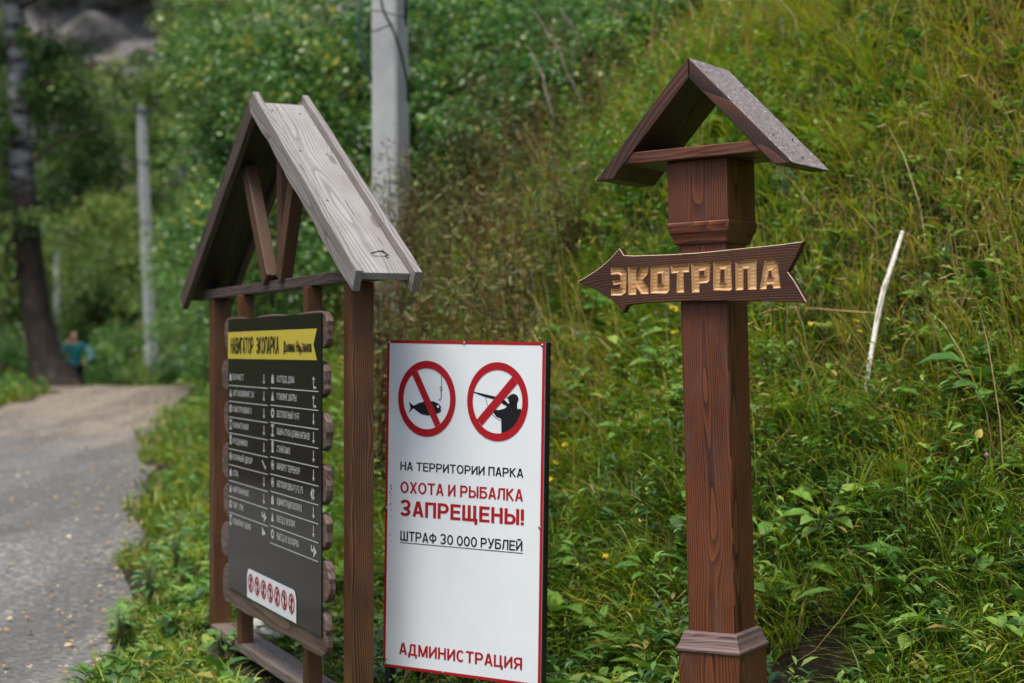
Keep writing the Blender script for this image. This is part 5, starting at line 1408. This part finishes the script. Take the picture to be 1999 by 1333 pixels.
def flower(px, py, label, pink=False, r=.017, group=None):
    g = hit(px, py + 12, 5.2, 30); t = Vector((g.x, g.y, g.z)); Y = g.y - .24
    hd = at(px, py, Y); gz_ = tz(hd.x, hd.y)
    r = 1.05 * r * (1 + .05 * (Y - 6))
    if hd.z < gz_ + .03: hd.z = gz_ + .03
    base = Vector((hd.x + random.uniform(-.03, .03), hd.y + .02, gz_))
    root = thing('clover_flower' if pink else 'yellow_flower', label, 'flower', base, group)
    q = Matrix.Rotation(random.uniform(.2, .9), 4, 'X') @ Matrix.Rotation(random.uniform(-.5, .5), 4, 'Y')
    M = Matrix.Translation(hd) @ q @ Matrix.Scale(r, 4)
    if pink: shared('flower_head', CLOV, root, M @ Matrix.Scale(.8, 4))
    else: shared('petals', PETAL, root, M); shared('flower_head', EYE, root, M @ Matrix.Translation((0, 0, .12)))
    m = MB(); m.tube([base - UP * .01, base.lerp(hd, .5) + Vector((.006, 0, 0)), hd], [.002, .0017, .0014], 5); m.build('stem', M_greenstem, root, Matrix.Translation(base), True)
YF = [(1315, 602, 'directly under the arrow board left of the post', .026), (1318, 648, 'beside the pale leaf just left of the post', .020), (1188, 631, 'left of the post below the arrow head', .017), (1239, 634, 'below the arrow shaft left of the post', .014),
      (1327, 724, 'touching the left side of the post below the arrow', .014), (1103, 868, 'beside the white sign at mid height', .016), (1084, 903, 'beside the white sign near its red text', .016), (1073, 936, 'closest to the right edge of the white sign', .015),
      (1182, 1086, 'low between white sign and signpost', .015), (853, 272, 'upper one right of the concrete pole', .016), (858, 312, 'lower one right of the concrete pole', .018), (820, 342, 'at the right side of the concrete pole foot', .012),
      (808, 472, 'just above the eave of the stand roof', .014), (662, 706, 'between panel and right post of the stand', .016), (666, 730, 'second between panel and right post of the stand', .014), (655, 767, 'lowest between panel and right post of the stand', .014),
      (880, 590, 'above the white sign on its left half', .014), (1222, 476, 'left one of a pair above the arrow board', .012), (1243, 473, 'right one of a pair above the arrow board', .012), (1556, 628, 'leftmost below the arrow tail', .012),
      (1582, 632, 'in the loose row below the arrow tail', .012), (1672, 626, 'left of the white stick below the dry stem', .018), (1678, 646, 'lower one left of the white stick', .014), (1075, 700, 'right of the top corner of the white sign', .012)]
for (px, py, lab, r) in YF: flower(px, py, 'small yellow flower ' + lab, False, r, 'yellow wildflowers')
CF = [(1197, 762, 'in the middle between white sign and signpost'), (1106, 818, 'right of the white sign at ring height'), (1080, 793, 'next to the white sign edge'), (1122, 802, 'second right of the white sign'), (1124, 650, 'above right of the white sign'), (1926, 888, 'at the far right of the slope'), (733, 745, 'between the stand post and white sign')]
for (px, py, lab) in CF: flower(px, py, 'pink clover flower ' + lab, True, .015, 'pink clover flowers')
def fallen(px, py, lab, s_=.05):
    g = at(px, py, hit(px, py, 5.2, 30).y - .2)
    v, t, c = leaves_np(np.array([[0, 0, 0.]]), np.array([[.5, -.2, .85]]), np.array([[.1, -1, .4]]), np.array([s_]), np.array([s_ * .8]), np.array([.5]), .1, True)
    tag(link('fallen_leaf', mesh_np('fallen_leaf', v, t, c), M_yleaf, None, Matrix.Translation(g)), lab, 'leaf', 'yellow fallen leaves on the slope')
fallen(1250, 815, 'round yellow fallen leaf left of the signpost shaft'); fallen(1205, 830, 'narrow yellow leaf beside the round fallen leaf', .04); fallen(1192, 415, 'yellow leaf above the arrow head', .05); fallen(1905, 855, 'yellow leaf at the right edge of the slope', .05); fallen(1690, 1290, 'brown yellow leaf on the bare bank low right', .06)

# pale stone lying behind the bench plank
sp = hit(535, 1248, 6.8, 12); bm = bmesh.new(); bmesh.ops.create_icosphere(bm, subdivisions=3, radius=1)
for v_ in bm.verts:
    k = 1 + .13 * math.sin(v_.co.x * 3.1 + 1) * math.cos(v_.co.y * 2.7) + .08 * math.sin(v_.co.z * 5 + v_.co.x * 4)
    v_.co = Vector((v_.co.x * .17 * k, v_.co.y * .11 * k, v_.co.z * .075 * k))
me = bpy.data.meshes.new('stone'); bm.to_mesh(me); bm.free()
tag(link('stone', me, plain('pale_stone', (.46, .44, .38), .85, .2, var=.2, scale=14, bmp=.4), None, Matrix.Translation(sp + Vector((0, -.05, .06))) @ Matrix.Rotation(-.7, 4, 'Z')), 'pale rounded stone lying behind the bench plank of the stand', 'stone')
